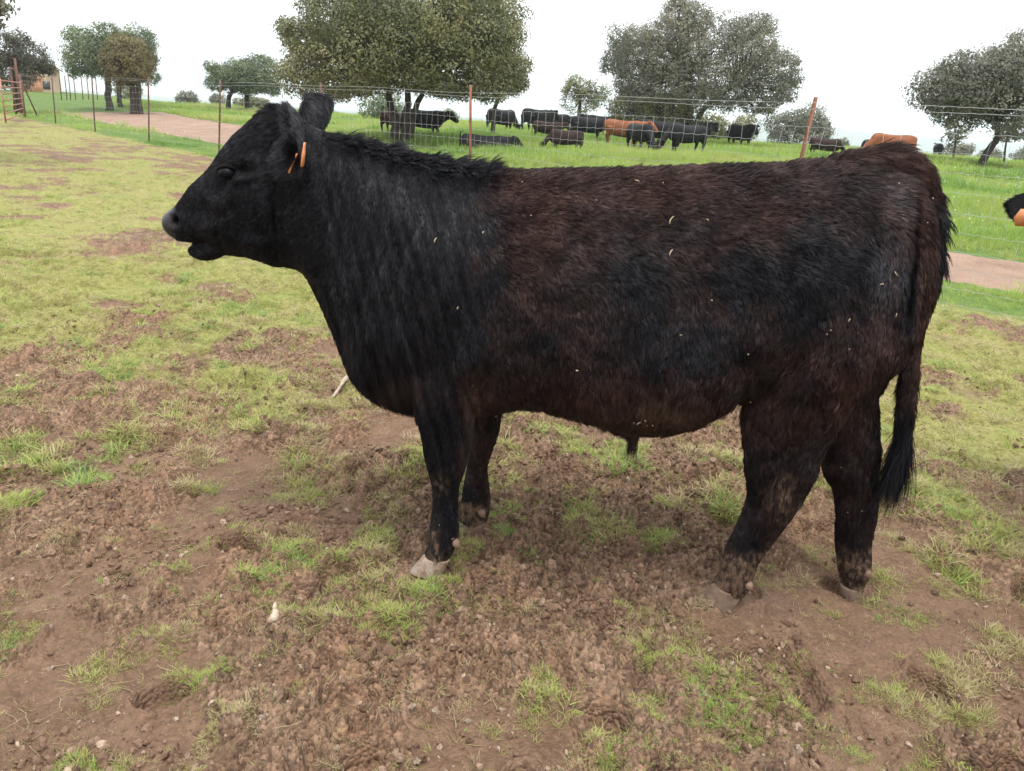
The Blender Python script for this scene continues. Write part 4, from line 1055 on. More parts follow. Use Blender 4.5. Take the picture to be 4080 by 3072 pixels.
def sculpt(me):
    V = verts_of(me); N = normals_of(me)
    px, py = project(V); ox, oy = px / 1.8445, py / 1.8445
    hx, hy = (px - 600) / 0.468, (py - 340) / 0.468
    near = (N @ BN) < 0.25
    lat = np.sign(((V - np.append(BX0, 0)) @ BN))
    def bump(x, y, cx, cy, rx, ry, amt, rot=0.0):
        c, s = math.cos(rot), math.sin(rot); u = ((x - cx) * c + (y - cy) * s) / rx; v = (-(x - cx) * s + (y - cy) * c) / ry
        return amt * np.exp(-(u * u + v * v))
    h = np.zeros(len(V))
    side = smooth(0.2, 0.6, np.abs(N @ BN))
    # shoulder, elbow crease, ribs, flank hollow, hip, thigh
    h += side * (bump(ox, oy, 925, 600, 100, 180, .030, -.25) + bump(ox, oy, 860, 730, 50, 60, .016) + bump(ox, oy, 1010, 800, 36, 50, .016, .4) + bump(ox, oy, 1000, 470, 50, 110, -.010, -.3) + bump(ox, oy, 1060, 640, 30, 190, -.016, .1) + bump(ox, oy, 1210, 640, 130, 170, .014) + bump(ox, oy, 1560, 640, 70, 120, -.028) + bump(ox, oy, 1670, 400, 60, 40, .020)
                 + bump(ox, oy, 1790, 640, 110, 180, .026) + bump(ox, oy, 1620, 800, 40, 60, -.014) + bump(ox, oy, 1060, 830, 35, 40, -.022) + bump(ox, oy, 1850, 430, 60, 50, .012) + bump(ox, oy, 1905, 520, 40, 90, -.012))
    for k, cx in enumerate((1150, 1215, 1280, 1345, 1410)): h += side * bump(ox, oy, cx, 640, 16, 150, .0035, -.12)
    for k, (fx, fy, wd, ln, am, an) in enumerate(((712, 440, 8, 110, .007, .05), (745, 520, 10, 150, .009, .10), (768, 480, 6, 90, .005, .16), (800, 560, 11, 150, .008, .14), (838, 520, 7, 110, .005, .22), (872, 600, 10, 120, .006, .2), (905, 500, 7, 90, .004, .25))): h += side * bump(ox, oy, fx + 9 * np.sin(oy * 0.02 + k), fy, wd, ln, -am, an)      # neck folds
    # head: brow, eye socket, cheek, jaw line, bridge of the nose
    h += side * (bump(hx, hy, 780, 650, 120, 50, .008, -.2) + bump(hx, hy, 795, 722, 60, 42, -.013) + bump(hx, hy, 790, 800, 90, 28, .009, -.15) + bump(hx, hy, 640, 800, 45, 150, -.017, .5) + bump(hx, hy, 560, 1010, 150, 45, .010, .75) + bump(hx, hy, 1050, 1180, 22, 230, -.014, -.1) + bump(hx, hy, 900, 1330, 160, 50, .012, .15) + bump(hx, hy, 420, 1060, 90, 70, -.010, -.5) + bump(hx, hy, 450, 1230, 110, 50, .008, -.2) + bump(hx, hy, 930, 1000, 170, 230, .014) + bump(hx, hy, 640, 1080, 140, 60, -.008, -.4)
                 + bump(hx, hy, 330, 1200, 90, 110, .009) + bump(hx, hy, 1000, 640, 80, 120, -.008))
    h += side * bump(hx, hy, 470, 1328, 120, 10, -.009, -.06)                                         # the mouth line
    h += side * (bump(hx, hy, 207, 1150, 28, 40, -.034, -.3) + bump(hx, hy, 262, 1140, 24, 66, .010, -.2) + bump(hx, hy, 190, 1090, 40, 16, .005))
    # tufts of curly coat
    h += 0.004 * (fbm(ox * 0.035, oy * 0.035, 3, 33) - 0.5) * smooth(1000, 1120, ox)
    V = V + N * h[:, None]
    me.vertices.foreach_set('co', V.astype(np.float32).ravel()); me.update()
sculpt(bull_me)

def coat_zone(ox, oy):
    """brown weathering of the coat, 0 black .. 1 brown, and how dirty it is"""
    n = fbm(ox * 0.012, oy * 0.012, 4, 44); n2 = fbm(ox * 0.045, oy * 0.045, 3, 45)
    b = smooth(950, 1240, ox + 160 * (n - 0.5)) * (0.25 + 0.5 * smooth(620, 420, oy))
    b += 0.35 * smooth(760, 860, oy) * smooth(960, 1040, ox) * smooth(1620, 1500, ox)
    b += 0.45 * np.exp(-(((ox - 1860) / 90) ** 2 + ((oy - 800) / 120) ** 2)) + 0.35 * np.exp(-(((ox - 1700) / 110) ** 2 + ((oy - 860) / 90) ** 2))
    b += 0.35 * np.exp(-(((ox - 1125) / 60) ** 2 + ((oy - 560) / 110) ** 2)) + 0.45 * np.exp(-(((ox - 860) / 60) ** 2 + ((oy - 830) / 40) ** 2)) + 0.3 * np.exp(-(((ox - 1040) / 50) ** 2 + ((oy - 860) / 40) ** 2))
    b -= 0.45 * np.exp(-(((ox - 1700) / 140) ** 2 + ((oy - 590) / 110) ** 2)) + 0.3 * np.exp(-(((ox - 1370) / 60) ** 2 + ((oy - 600) / 60) ** 2)) + 0.35 * np.exp(-(((ox - 1890) / 90) ** 2 + ((oy - 520) / 190) ** 2)) + 0.25 * np.exp(-(((ox - 1690) / 200) ** 2 + ((oy - 400) / 60) ** 2)) - 1.0 * smooth(1968, 1992, ox)
    return np.clip(b + 0.9 * (n - 0.5) * smooth(900, 1100, ox) + 0.3 * (n2 - 0.5), 0, 1)
def mud_zone(ox, oy):
    n = fbm(ox * 0.05, oy * 0.05, 4, 46)
    m = 1.1 * smooth(1165, 1235, oy + 40 * (n - 0.5)) + 0.5 * np.exp(-(((ox - 950) / 18) ** 2 + ((oy - 1045) / 25) ** 2)) + 0.5 * np.exp(-(((ox - 935) / 12) ** 2 + ((oy - 1160) / 40) ** 2))
    m = m + 0.65 * np.exp(-(((ox - 1690) / 35) ** 2 + ((oy - 1070) / 50) ** 2)) + 0.4 * np.exp(-(((ox - 1030) / 30) ** 2 + ((oy - 850) / 45) ** 2)) + 0.4 * np.exp(-(((ox - 1400) / 130) ** 2 + ((oy - 890) / 25) ** 2))
    m = m + 0.9 * smooth(1075, 1110, oy + 30 * (n - 0.5)) * smooth(985, 995, ox) * smooth(1080, 1070, ox)
    n3 = fbm(ox * 0.14, oy * 0.10, 3, 47)
    return np.clip(m * (0.2 + 1.3 * n) * (0.25 + 1.5 * smooth(0.35, 0.65, n3)), 0, 1)
V = verts_of(bull_me); px, py = project(V); ox, oy = px / 1.8445, py / 1.8445
fattr(bull_me, 'brown', coat_zone(ox, oy)); fattr(bull_me, 'mud', mud_zone(ox, oy))
hx, hy = (px - 600) / 0.468, (py - 340) / 0.468
nose = smooth(235, 175, hx + 60 * (fbm(hx * 0.03, hy * 0.03, 3, 66) - 0.5)) * smooth(980, 1090, hy)
fattr(bull_me, 'nose', nose)
fattr(bull_me, 'hole', np.exp(-(((hx - 212) / 38) ** 2 + ((hy - 1152) / 50) ** 2) ** 2))  # dark of the nostril hollow, put into the skin colour
t = NT('bull_skin'); co = t.coords()
c = t.mix(t.attr('brown'), (0.0045, 0.0045, 0.0055), (0.014, 0.008, 0.0065))
t.bsdf.inputs['Specular IOR Level'].default_value = 0.12
t.bsdf.inputs['Sheen Weight'].default_value = 0.08; t.bsdf.inputs['Sheen Roughness'].default_value = 0.45; t.bsdf.inputs['Sheen Tint'].default_value = (0.55, 0.65, 0.85, 1)
c = t.mix(t.attr('mud'), c, (0.13, 0.085, 0.058))
c = t.mix(t.attr('nose'), c, t.ramp(t.noise(90, 4, 0.6, co), [(0.35, (0.020, 0.019, 0.021)), (0.7, (0.050, 0.046, 0.047))])); c = t.mix(t.attr('hole'), c, (0.004, 0.003, 0.003)); t.base(c)
t.l(t.math('SUBTRACT', 0.75, t.math('MULTIPLY', t.attr('nose'), 0.4)), t.bsdf.inputs['Roughness'])
t.bump(t.noise(60, 4, 0.6, co), 0.3, 0.004)
bull = link('bull', bull_me, t.mat)
tag(bull, 'large black bull with brown-tinged coat standing side-on in the foreground, facing left', 'bull')

# --- fur
HB = NT('bull_fur')
for nd in list(HB.t.nodes):
    if nd != HB.out: HB.t.nodes.remove(nd)
hb = HB.n('BsdfPrincipled')
hb.inputs['Roughness'].default_value = 0.42; hb.inputs['Specular IOR Level'].default_value = 0.27
cc = HB.mix(HB.attr('brown'), (0.0052, 0.0062, 0.0090), (0.050, 0.0245, 0.0185))
cc = HB.mix(HB.attr('mud'), cc, (0.13, 0.085, 0.055))
tn = HB.n('VectorMath', operation='SCALE'); HB.l(cc, tn.inputs[0]); HB.l(HB.attr('tone'), tn.inputs['Scale'])
HB.l(tn.outputs[0], hb.inputs['Base Color'])
HB.l(HB.math('MINIMUM', HB.math('MULTIPLY', HB.attr('tone'), 0.18), 0.5), hb.inputs['Specular IOR Level']); HB.l(hb.outputs[0], HB.out.inputs['Surface'])
M_FUR = HB.mat

def fur(name, roots, nrm, flow, length, lift, curl, radius, brown, mud, parent, clump=0.012, pull=0.55, k=5, seed=1, droop=0.25, cper=9, tone=None):
    r = np.random.default_rng(seed); n = len(roots)
    flow = flow - (flow * nrm).sum(1)[:, None] * nrm; flow /= np.linalg.norm(flow, axis=1)[:, None] + 1e-9
    side = np.cross(nrm, flow)
    # clumps
    nc = max(1, int(n / cper)); ids = r.choice(n, nc, replace=False)
    kd = kdtree.KDTree(nc)
    for i, p in enumerate(roots[ids]): kd.insert(Vector(p), i)
    kd.balance()
    cid = np.array([kd.find(p)[1] for p in roots.tolist()])
    croot = roots[ids][cid]
    cr = r.normal(size=(nc, 3))[cid]; cl = (0.75 + 0.5 * r.random(nc))[cid]
    ang = 0.35 * curl * cr[:, 0] + 0.12 * r.normal(size=n)
    fd = flow * np.cos(ang)[:, None] + side * np.sin(ang)[:, None]
    L = length * cl * (0.8 + 0.4 * r.random(n))
    lf = np.clip(lift * (1 + 0.35 * cr[:, 1]), 0.03, 1.4)
    ph = cr[:, 2] * 3
    P = np.empty((n, k, 3)); p = roots + nrm * 0.0002
    for j in range(k):
        u = j / (k - 1)
        if j:
            d = fd * (1 - 0.3 * lf)[:, None] + nrm * (lf * (1.1 - 0.9 * u))[:, None] + side * (curl * 0.7 * np.sin(ph + 4.5 * u))[:, None]
            g = np.array([[0, 0, -1.0]]); g = g - nrm * np.minimum((g * nrm).sum(1), 0)[:, None]
            d = d + g * droop * u
            d /= np.linalg.norm(d, axis=1)[:, None]
            p = p + d * (L / (k - 1))[:, None]
        tc = croot - roots; tc = tc - nrm * np.minimum((tc * nrm).sum(1), 0)[:, None]
        P[:, j] = p + tc * ((pull[:, None] if hasattr(pull, '__len__') else pull) * u ** 1.3)
    hc = bpy.data.hair_curves.new(name); hc.add_curves([k] * n)
    hc.attributes['position'].data.foreach_set('vector', P.astype(np.float32).ravel())
    if 'radius' not in hc.attributes: hc.attributes.new('radius', 'FLOAT', 'POINT')
    rad = np.repeat(radius[:, None] if hasattr(radius, '__len__') else np.full((n, 1), radius), k, 1) * np.array([1, 0.95, 0.8, 0.55, 0.15][:k] if k == 5 else np.linspace(1, 0.1, k))
    hc.attributes['radius'].data.foreach_set('value', rad.astype(np.float32).ravel())
    tn = (np.ones(n) if tone is None else tone) * np.exp(0.26 * r.normal(size=nc))[cid] * np.exp(0.18 * r.normal(size=n))
    a = hc.attributes.new('tone', 'FLOAT', 'CURVE'); a.data.foreach_set('value', tn.astype(np.float32))
    for nm, v in (('brown', brown), ('mud', mud)):
        a = hc.attributes.new(nm, 'FLOAT', 'CURVE'); a.data.foreach_set('value', np.clip(v, 0, 1).astype(np.float32))
    o = bpy.data.objects.new(name, hc); COL.objects.link(o); hc.materials.append(M_FUR)
    o.parent = parent
    return o
def sample(me, n, seed, keep=None):
    r = np.random.default_rng(seed); me.calc_loop_triangles()
    T = np.empty(len(me.loop_triangles) * 3, np.int32); me.loop_triangles.foreach_get('vertices', T); T = T.reshape(-1, 3)
    V = verts_of(me); N = normals_of(me)
    A, Bv, Cv = V[T[:, 0]], V[T[:, 1]], V[T[:, 2]]
    area = np.linalg.norm(np.cross(Bv - A, Cv - A), axis=1) / 2
    w = area * (keep(V[T].mean(1), N[T].mean(1)) if keep is not None else 1)
    i = np.searchsorted(np.cumsum(w) / w.sum(), r.random(n)); i = np.minimum(i, len(T) - 1)
    a, b = r.random(n), r.random(n); f = a + b > 1; a[f], b[f] = 1 - a[f], 1 - b[f]
    P = A[i] + (Bv - A)[i] * a[:, None] + (Cv - A)[i] * b[:, None]
    Nn = N[T[i, 0]] * (1 - a - b)[:, None] + N[T[i, 1]] * a[:, None] + N[T[i, 2]] * b[:, None]
    return P, Nn / (np.linalg.norm(Nn, axis=1)[:, None] + 1e-9), r

def coat():
    def w(C, N):
        qx = project(C)[0] / 1.8445
        return np.where(N @ BN < 0.35, 1.0, 0.3) * np.where(N[:, 2] < -0.6, 0.6, 1) * np.where(qx < 690, 2.4, 1.0)
    P, N, r = sample(bull_me, 620000, 70, w)
    px, py = project(P); ox, oy = px / 1.8445, py / 1.8445; hx, hy = (px - 600) / 0.468, (py - 340) / 0.468
    tail, down = BT, np.array([0, 0, -1.0])
    back = smooth(1000, 1100, ox)
    leg = smooth(880, 930, oy)
    head = smooth(690, 650, ox - 0.15 * (oy - 300)) * (oy < 600)
    # flow: slick downwards on the neck, backwards and down on the barrel, down the legs, to the nose on the head
    wdn = np.clip(0.95 - 0.75 * back * smooth(760, 500, oy) + 0.6 * leg + 0.5 * smooth(1820, 1900, ox) * smooth(450, 520, oy), 0, 1)
    flow = tail[None] * (1.05 - wdn)[:, None] + down[None] * wdn[:, None]
    neckf = (1 - back) * (1 - head); flow = flow + neckf[:, None] * (tail * 0.12 + down * 0.2)
    hdir = -tail * 0.75 + down * 0.65
    flow = flow * (1 - head)[:, None] + hdir * head[:, None]
    n1 = fbm(ox * 0.02, oy * 0.02, 3, 47) - 0.5; n2 = fbm(ox * 0.02 + 40, oy * 0.02, 3, 48) - 0.5
    amp = 1.1 * back * (1 - leg) * smooth(300, 420, oy) + 0.7 * smooth(700, 850, oy) * (ox > 1550) + 0.1
    flow = flow + tail * (n1 * amp)[:, None] + down * (n2 * amp)[:, None]
    top = smooth(0.55, 0.9, N[:, 2]) * (oy < 420)
    L = 0.014 + 0.002 * back * (1 - leg) + 0.0 * ox
    L = L * (1 - head) + 0.010 * head
    face = head * smooth(560, 500, ox); L = L * (1 - face) + 0.0085 * face
    poll = np.exp(-(((hx - 1050) / 160) ** 2 + ((hy - 250) / 130) ** 2)); L = L + 0.020 * poll + 0.009 * np.exp(-(((hx - 860) / 170) ** 2 + ((hy - 420) / 120) ** 2))
    ridge = smooth(0.75, 0.95, N[:, 2]) * (ox > 690) * (oy < 420)
    rn = vnoise(ox * 0.06, ox * 0 + 3, 49)
    crest = ridge * smooth(690, 740, ox) * smooth(1130, 1060, ox)
    L = L + crest * (0.008 + 0.026 * smooth(0.5, 0.85, rn)) + 0.004 * ridge * smooth(1100, 1200, ox)
    earz = smooth(0.11, 0.15, np.abs((P - np.append(BX0, 0)) @ BN)) * (hx > 1080) * (hx < 1620) * (hy < 790); L = np.maximum(L, 0.017 * earz)
    brisket = smooth(640, 760, oy) * smooth(960, 860, ox) * smooth(910, 890, oy); L = L + 0.022 * brisket
    belly = smooth(840, 890, oy) * (ox > 1000) * (ox < 1620) * (N[:, 2] < 0.2) * smooth(960, 930, oy); L = L + 0.012 * belly
    thigh = smooth(760, 850, oy) * smooth(1560, 1640, ox) * smooth(1060, 960, oy); L = L + 0.014 * thigh
    lower = smooth(1000, 1080, oy); L = L * (1 - lower) + 0.008 * lower + 0.009 * lower * (ox > 1600) * smooth(1210, 1150, oy)
    rumpend = smooth(1925, 1965, ox) * (oy < 700); L = L + 0.003 * rumpend
    tl = smooth(1935, 1965, ox) * smooth(690, 720, oy) * 0
    L = L * (1 - nose_of(hx, hy)) + 0.0005 * nose_of(hx, hy)
    eye = np.exp(-(((hx - 790) / 55) ** 2 + ((hy - 722) / 32) ** 2) ** 2); L = L * (1 - 0.93 * eye)
    lift = 0.20 + 0.14 * back * (1 - leg) + 0.35 * crest + 0.15 * ridge + 0.15 * brisket + 0.1 * rumpend + 0.25 * poll + 0.12 * head
    lift = lift * (1 - 0.2 * head) + 0.2 * earz
    curl = 0.07 + 0.25 * head + 0.40 * back * (1 - 0.75 * lower) * (1 - smooth(1840, 1900, ox) * 0.6) + 0.3 * thigh
    rad = 0.00036 + 0.00008 * back - 0.00008 * head
    br = coat_zone(ox, oy) + 0.07 * r.normal(size=len(ox)); mud = mud_zone(ox, oy)
    mud = mud * (r.random(len(ox)) < 0.6 + 0.4 * mud)
    inner = np.exp(-(((hx - 1205) / 60) ** 2 + ((hy - 520) / 170) ** 2) ** 2) * earz * (N @ BN < 0)  # shade inside the ear cup, painted into the fur tone
    folds = 0.5 + 0.5 * np.sin((ox - 0.28 * (oy - 400)) * 0.21 + 2.5 * fbm(ox * 0.012, oy * 0.006, 2, 64))  # shading of the neck folds, painted as stripes in the fur tone
    tone = 1.0 + 0.05 * head * (1 - earz) + 1.3 * earz - 2.1 * inner + neckf * (0.5 * folds - 0.15)
    tone = np.clip(tone * (1 + 0.9 * (1 - back) * (fbm(ox * 0.03, oy * 0.012, 3, 65) - 0.5) + 1.3 * back * (fbm(ox * 0.03, oy * 0.035, 4, 165) - 0.5)) * (1 + 0.6 * (1 - back) * (fbm(ox * 0.16 - oy * 0.03, oy * 0.02, 2, 67) - 0.5)) * (1 + 0.8 * head * (vnoise(hx * 0.05, hy * 0.05, 68) - 0.5)), 0.1, 3)
    th_ = smooth(1840, 1880, ox) * smooth(420, 395, oy); L = L + 0.016 * th_; lift = lift * (1 - 0.5 * th_)
    tone = tone * (1 + 0.7 * np.exp(-(((ox - 1925) / 42) ** 2 + ((oy - 540) / 170) ** 2) ** 2)) * (1 - 0.85 * np.exp(-((ox - 1976 + 0.10 * np.maximum(oy - 560, 0)) / 7.5) ** 2) * smooth(400, 440, oy) * smooth(720, 660, oy)) * (1 - 0.35 * smooth(1982, 1990, ox))  # lighter rump, darker tail; shade of the groove between them painted in
    ok = L > 0.001
    fur('coat', P[ok], N[ok], flow[ok], L[ok], lift[ok], curl[ok], (rad + 0 * ox)[ok], br[ok], mud[ok], bull, pull=(0.25 + 0.12 * back * (1 - leg) + 0.25 * thigh + 0.3 * crest)[ok], cper=7, seed=71, tone=tone[ok])
def nose_of(hx, hy): return smooth(255, 200, hx) * smooth(900, 1000, hy) + (1 - smooth(255, 200, hx)) * smooth(80, 50, np.hypot(hx - 215, (hy - 1150) * 0.8))
coat()
def tail_hair():
    r = np.random.default_rng(72)
    TP = [(1985, 420), (2000, 470), (2003, 540), (1998, 620), (1983, 690), (1970, 760), (1962, 830), (1955, 900), (1950, 960)]
    C = catmull([ov(p, -0.01) for p in TP], 8); u = r.random(15000)
    dens_u = np.concatenate([u[:7000] * 0.55, 0.5 + u[7000:] * 0.5])
    q = dens_u * (len(C) - 1); i = np.minimum(q.astype(int), len(C) - 2); f = (q - i)[:, None]
    p = C[i] * (1 - f) + C[i + 1] * f; T = C[i + 1] - C[i]; T /= np.linalg.norm(T, axis=1)[:, None]
    a = r.random(len(u)) * 6.283
    S = np.cross(T, BN); S /= np.linalg.norm(S, axis=1)[:, None]
    N = np.cos(a)[:, None] * S + np.sin(a)[:, None] * np.cross(T, S)
    rad = np.interp(dens_u, [0, .3, .55, 1], [.040, .034, .022, .016])
    P = p + N * (rad * 0.9)[:, None]
    bk = np.clip(N @ BT, 0, 1)
    up = smooth(0.5, 0.2, dens_u)
    L = np.interp(dens_u, [0, .25, .5, .6, .8, 1], [.05, .05, .026, .032, .07, .075]) * (0.6 + 0.4 * np.maximum(bk, 1 - up))
    flow = np.tile([0, 0, -1.0], (len(u), 1)) + BT * (0.45 * up * bk)[:, None] + BT * 0.0
    fur('tail_switch', P, N, flow, L, 0.06 + 0.75 * up * bk, np.full(len(u), 0.08), np.full(len(u), 0.00065), 0.0 * u + 0.06 * r.random(len(u)), 0 * u, bull, pull=0.7, k=5, seed=73, droop=0.35)
    # loose locks hanging from the end
    n = 5200; base = ov((1952, 950), -0.01); th = r.random(n) * 6.283; zz = 0.10 * r.random(n) - 0.03; rr = 0.020 * np.sqrt(r.random(n)) * (1 - 5.5 * np.maximum(zz, 0))
    P = base + np.stack([rr * np.cos(th) + 0.04 * zz, rr * np.sin(th), zz], 1)
    N = np.stack([np.cos(th), np.sin(th), 0 * th], 1); flow = np.tile([-0.06, 0, -1.0], (n, 1))
    fur('tail_switch', P, N, flow, 0.05 + 0.15 * r.random(n) ** 1.4, np.full(n, 0.0), np.full(n, 0.22), np.full(n, 0.0007), 0.1 * r.random(n), 0 * th, bull, pull=0.9, k=5, seed=74, droop=0.2, cper=40)
    # tuft under the belly
    n = 900; base = ov((1369, 938)); th = r.random(n) * 6.283
    P = base + np.stack([0.007 * np.cos(th), 0.007 * np.sin(th), 0.035 * r.random(n) - 0.012], 1); N = np.stack([np.cos(th), np.sin(th), 0 * th], 1)
    fur('belly_tuft', P, N, np.tile([-0.05, 0, -1.0], (n, 1)), 0.012 + 0.065 * r.random(n) ** 1.3, np.full(n, 0.02), np.full(n, 0.35), np.full(n, 0.0006), 0.3 + 0.3 * r.random(n), 0.1 * r.random(n), bull, pull=0.7, cper=60, seed=75)
tail_hair()

# --- eyes, hooves, dewclaws, ear tags, chaff
t = NT('eye_gloss'); t.base(t.ramp(t.noise(30, 2, 0.5, t.coords()), [(0.3, (0.004, 0.004, 0.006)), (0.7, (0.009, 0.010, 0.013))])); t.bsdf.inputs['Roughness'].default_value = 0.35; t.bsdf.inputs['Specular IOR Level'].default_value = 0.12
M_EYE = t.mat
M_LID = simple_mat('eyelid_skin', (0.003, 0.003, 0.0035), (0.006, 0.006, 0.0065), 60, 0.85, 0.3, 0.002)
M_LID.node_tree.nodes['Principled BSDF'].inputs['Specular IOR Level'].default_value = 0.12
for s in (-1, 1):
    c = hd((792, 724), 0.0) + BN * s * 0.1055
    mb = MB(); th = np.linspace(0.05, math.pi - 0.05, 10); ph = np.arange(16) * 2 * math.pi / 16
    mb.rings([[c + np.array([0.022 * math.sin(a) * math.cos(b), 0.018 * math.cos(a), 0.0155 * math.sin(a) * math.sin(b)]) for b in ph] for a in th])
    mb.build('eye', M_EYE, bull, True)
    # the heavy upper lid
    mbl = MB(); q = np.linspace(-0.15, math.pi + 0.15, 17)
    P = np.stack([c[0] + 0.024 * np.cos(q), np.full_like(q, c[1] + s * 0.010) - s * 0.006 * np.cos(q) ** 2, c[2] + 0.003 + 0.0135 * np.sin(q) + 0.003 * np.cos(q)], 1)
    mbl.tube(P, 0.002 + 0.003 * np.clip(np.sin(q), 0, 1), 8); mbl.build('eyelid', M_LID, bull, True)

t = NT('hoof_horn'); co = t.coords(); g = t.n('SeparateXYZ'); 
c = t.ramp(t.noise(28, 5, 0.65, co, 0.4), [(0.34, (0.15, 0.095, 0.062)), (0.50, (0.30, 0.215, 0.155)), (0.66, (0.36, 0.33, 0.30))])
t.base(c); t.bsdf.inputs['Roughness'].default_value = 0.75; t.bump(t.noise(40, 5, 0.7, co), 0.5, 0.004)
M_HOOF = t.mat
t = NT('hoof_muddy'); co = t.coords()
c = t.ramp(t.noise(30, 5, 0.65, co, 0.4), [(0.35, (0.11, 0.07, 0.048)), (0.58, (0.185, 0.125, 0.088)), (0.78, (0.27, 0.21, 0.165))])
t.base(c); t.bsdf.inputs['Roughness'].default_value = 0.9; t.bump(t.noise(40, 5, 0.7, co), 0.7, 0.006)
M_HOOFM = t.mat
M_DEW = simple_mat('dewclaw_horn', (0.15, 0.088, 0.058), (0.26, 0.16, 0.11), 60, 0.8, 0.4, 0.003)
def hoof(f, off, top, bot, mat):
    """top / bot: (front, back) picture points of the coronet and the sole; two claws"""
    mb = MB()
    for s in (-1, 1):
        q = off + s * 0.023
        secs = []
        (tf, tb), (bf, bb) = top, bot
        for u in (0, .35, .7, 1.0):
            F = np.array(tf) * (1 - u) + np.array(bf) * u; Bk = np.array(tb) * (1 - u) + np.array(bb) * u
            secs.append((f(F, q), f(Bk, q), .023 + .009 * u))
        A, Bb = np.array([a for a, *_ in secs]), np.array([b for _, b, _ in secs])
        loft(mb, A, Bb, [w for *_, w in secs], BN, n=2.4, sub=4, m=20)
    return mb.build('hoof', mat, bull, True)
hoof(fl, -.14, ((640, 1275), (825, 1300)), ((556, 1372), (765, 1400)), M_HOOF)
hoof(fl, .13, ((882, 1045), (1060, 1060)), ((850, 1110), (1040, 1120)), M_HOOFM)
hoof(hl, -.13, ((372, 1400), (575, 1450)), ((300, 1510), (510, 1545)), M_HOOFM)
hoof(hl, .07, ((1190, 1400), (1325, 1420)), ((1190, 1490), (1305, 1510)), M_HOOFM)
for (f, p, off, r) in ((fl, (858, 1185), -.165, .0115), (fl, (1030, 985), .085, .0115), (fl, (1092, 925), .15, .010), (hl, (606, 1395), -.165, .012), (hl, (1357, 1320), .035, .0125)):
    c = f(p, off); mb = MB(); u = np.linspace(0, 1, 7)
    mb.tube(c + np.outer(u - 0.3, [0.014, -0.004, -0.026]), r * np.array([.7, .95, 1.05, 1, .85, .6, .25]), 12)
    mb.build('dewclaw', M_DEW, bull, True)
def ear_tag(p0, p1, off, wd, face):
    a, b = hd(p0, off), hd(p1, off); d = b - a; L = np.linalg.norm(d); d /= L
    w = np.cross(d, face); w /= np.linalg.norm(w); nn = np.cross(w, d); mb = MB(); R = []
    for u, k in ((0, .35), (.12, .5), (.3, .55), (.42, .95), (.95, 1.0), (1.0, .85)):
        c = a + d * L * u; R.append([c + w * wd * k + nn * .0022, c - w * wd * k + nn * .0022, c - w * wd * k - nn * .0022, c + w * wd * k - nn * .0022])
    mb.rings(np.array(R)); return mb.build('ear_tag', M_TAG, bull)
ear_tag((1248, 575), (1182, 735), -.262, .022, np.array([-.96, -.20, .05]))
ear_tag((1312, 488), (1292, 688), -.272, .022, np.array([-.96, -.16, .05]))
def chaff():
    P, N, r = sample(bull_me, 5000, 76, lambda C, N: (N @ BN < -0.2) * 1.0)
    px, py = project(P); ox, oy = px / 1.8445, py / 1.8445
    w = 0.005 * (ox > 850) + 0.06 * np.exp(-(((ox - 1800) / 50) ** 2 + ((oy - 690) / 60) ** 2)) + 0.015 * np.exp(-(((ox - 1420) / 150) ** 2 + ((oy - 880) / 40) ** 2)) + 0.02 * np.exp(-(((ox - 1480) / 130) ** 2 + ((oy - 560) / 130) ** 2)) + 0.06 * np.exp(-(((ox - 1840) / 60) ** 2 + ((oy - 1080) / 60) ** 2)) + 0.03 * np.exp(-(((ox - 960) / 50) ** 2 + ((oy - 1150) / 90) ** 2))
    k = r.random(len(P)) < w * (ox > 800); mb = MB()
    for p, n in zip(P[k], N[k]):
        d = r.normal(size=3); d -= n * (d @ n); d /= np.linalg.norm(d); L = 0.0015 + 0.005 * r.random() ** 4; c = p + n * 0.013
        mb.tube([c - d * L, c + n * 0.001 + np.cross(n, d) * L * 0.2, c + d * L], 0.0009 + 0.0008 * r.random(), 4)
    for (o, L) in (((1456, 474), .012), ((1443, 560), .009), ((930, 534), .007), ((1045, 524), .004), ((1820, 695), .004), ((990, 660), .004), ((1385, 905), .008)):
        i = int(np.argmin((ox - o[0]) ** 2 + (oy - o[1]) ** 2)); c = P[i] + N[i] * 0.018; n = N[i]; d = np.array([0.35, 0, 1.0]) - n * n[2]; d /= np.linalg.norm(d)
        mb.tube([c - d * L, c - d * L * 0.4 + np.cross(n, d) * L * 0.25, c + d * L * 0.4 + np.cross(n, d) * L * 0.25, c + d * L], [.0008, .0016, .0015, .0007], 5)
    tag(mb.build('straw_litter', simple_mat('chaff_straw', (0.27, 0.20, 0.125), (0.44, 0.35, 0.235), 90, 0.8, 0), bull), kind='stuff')
chaff()

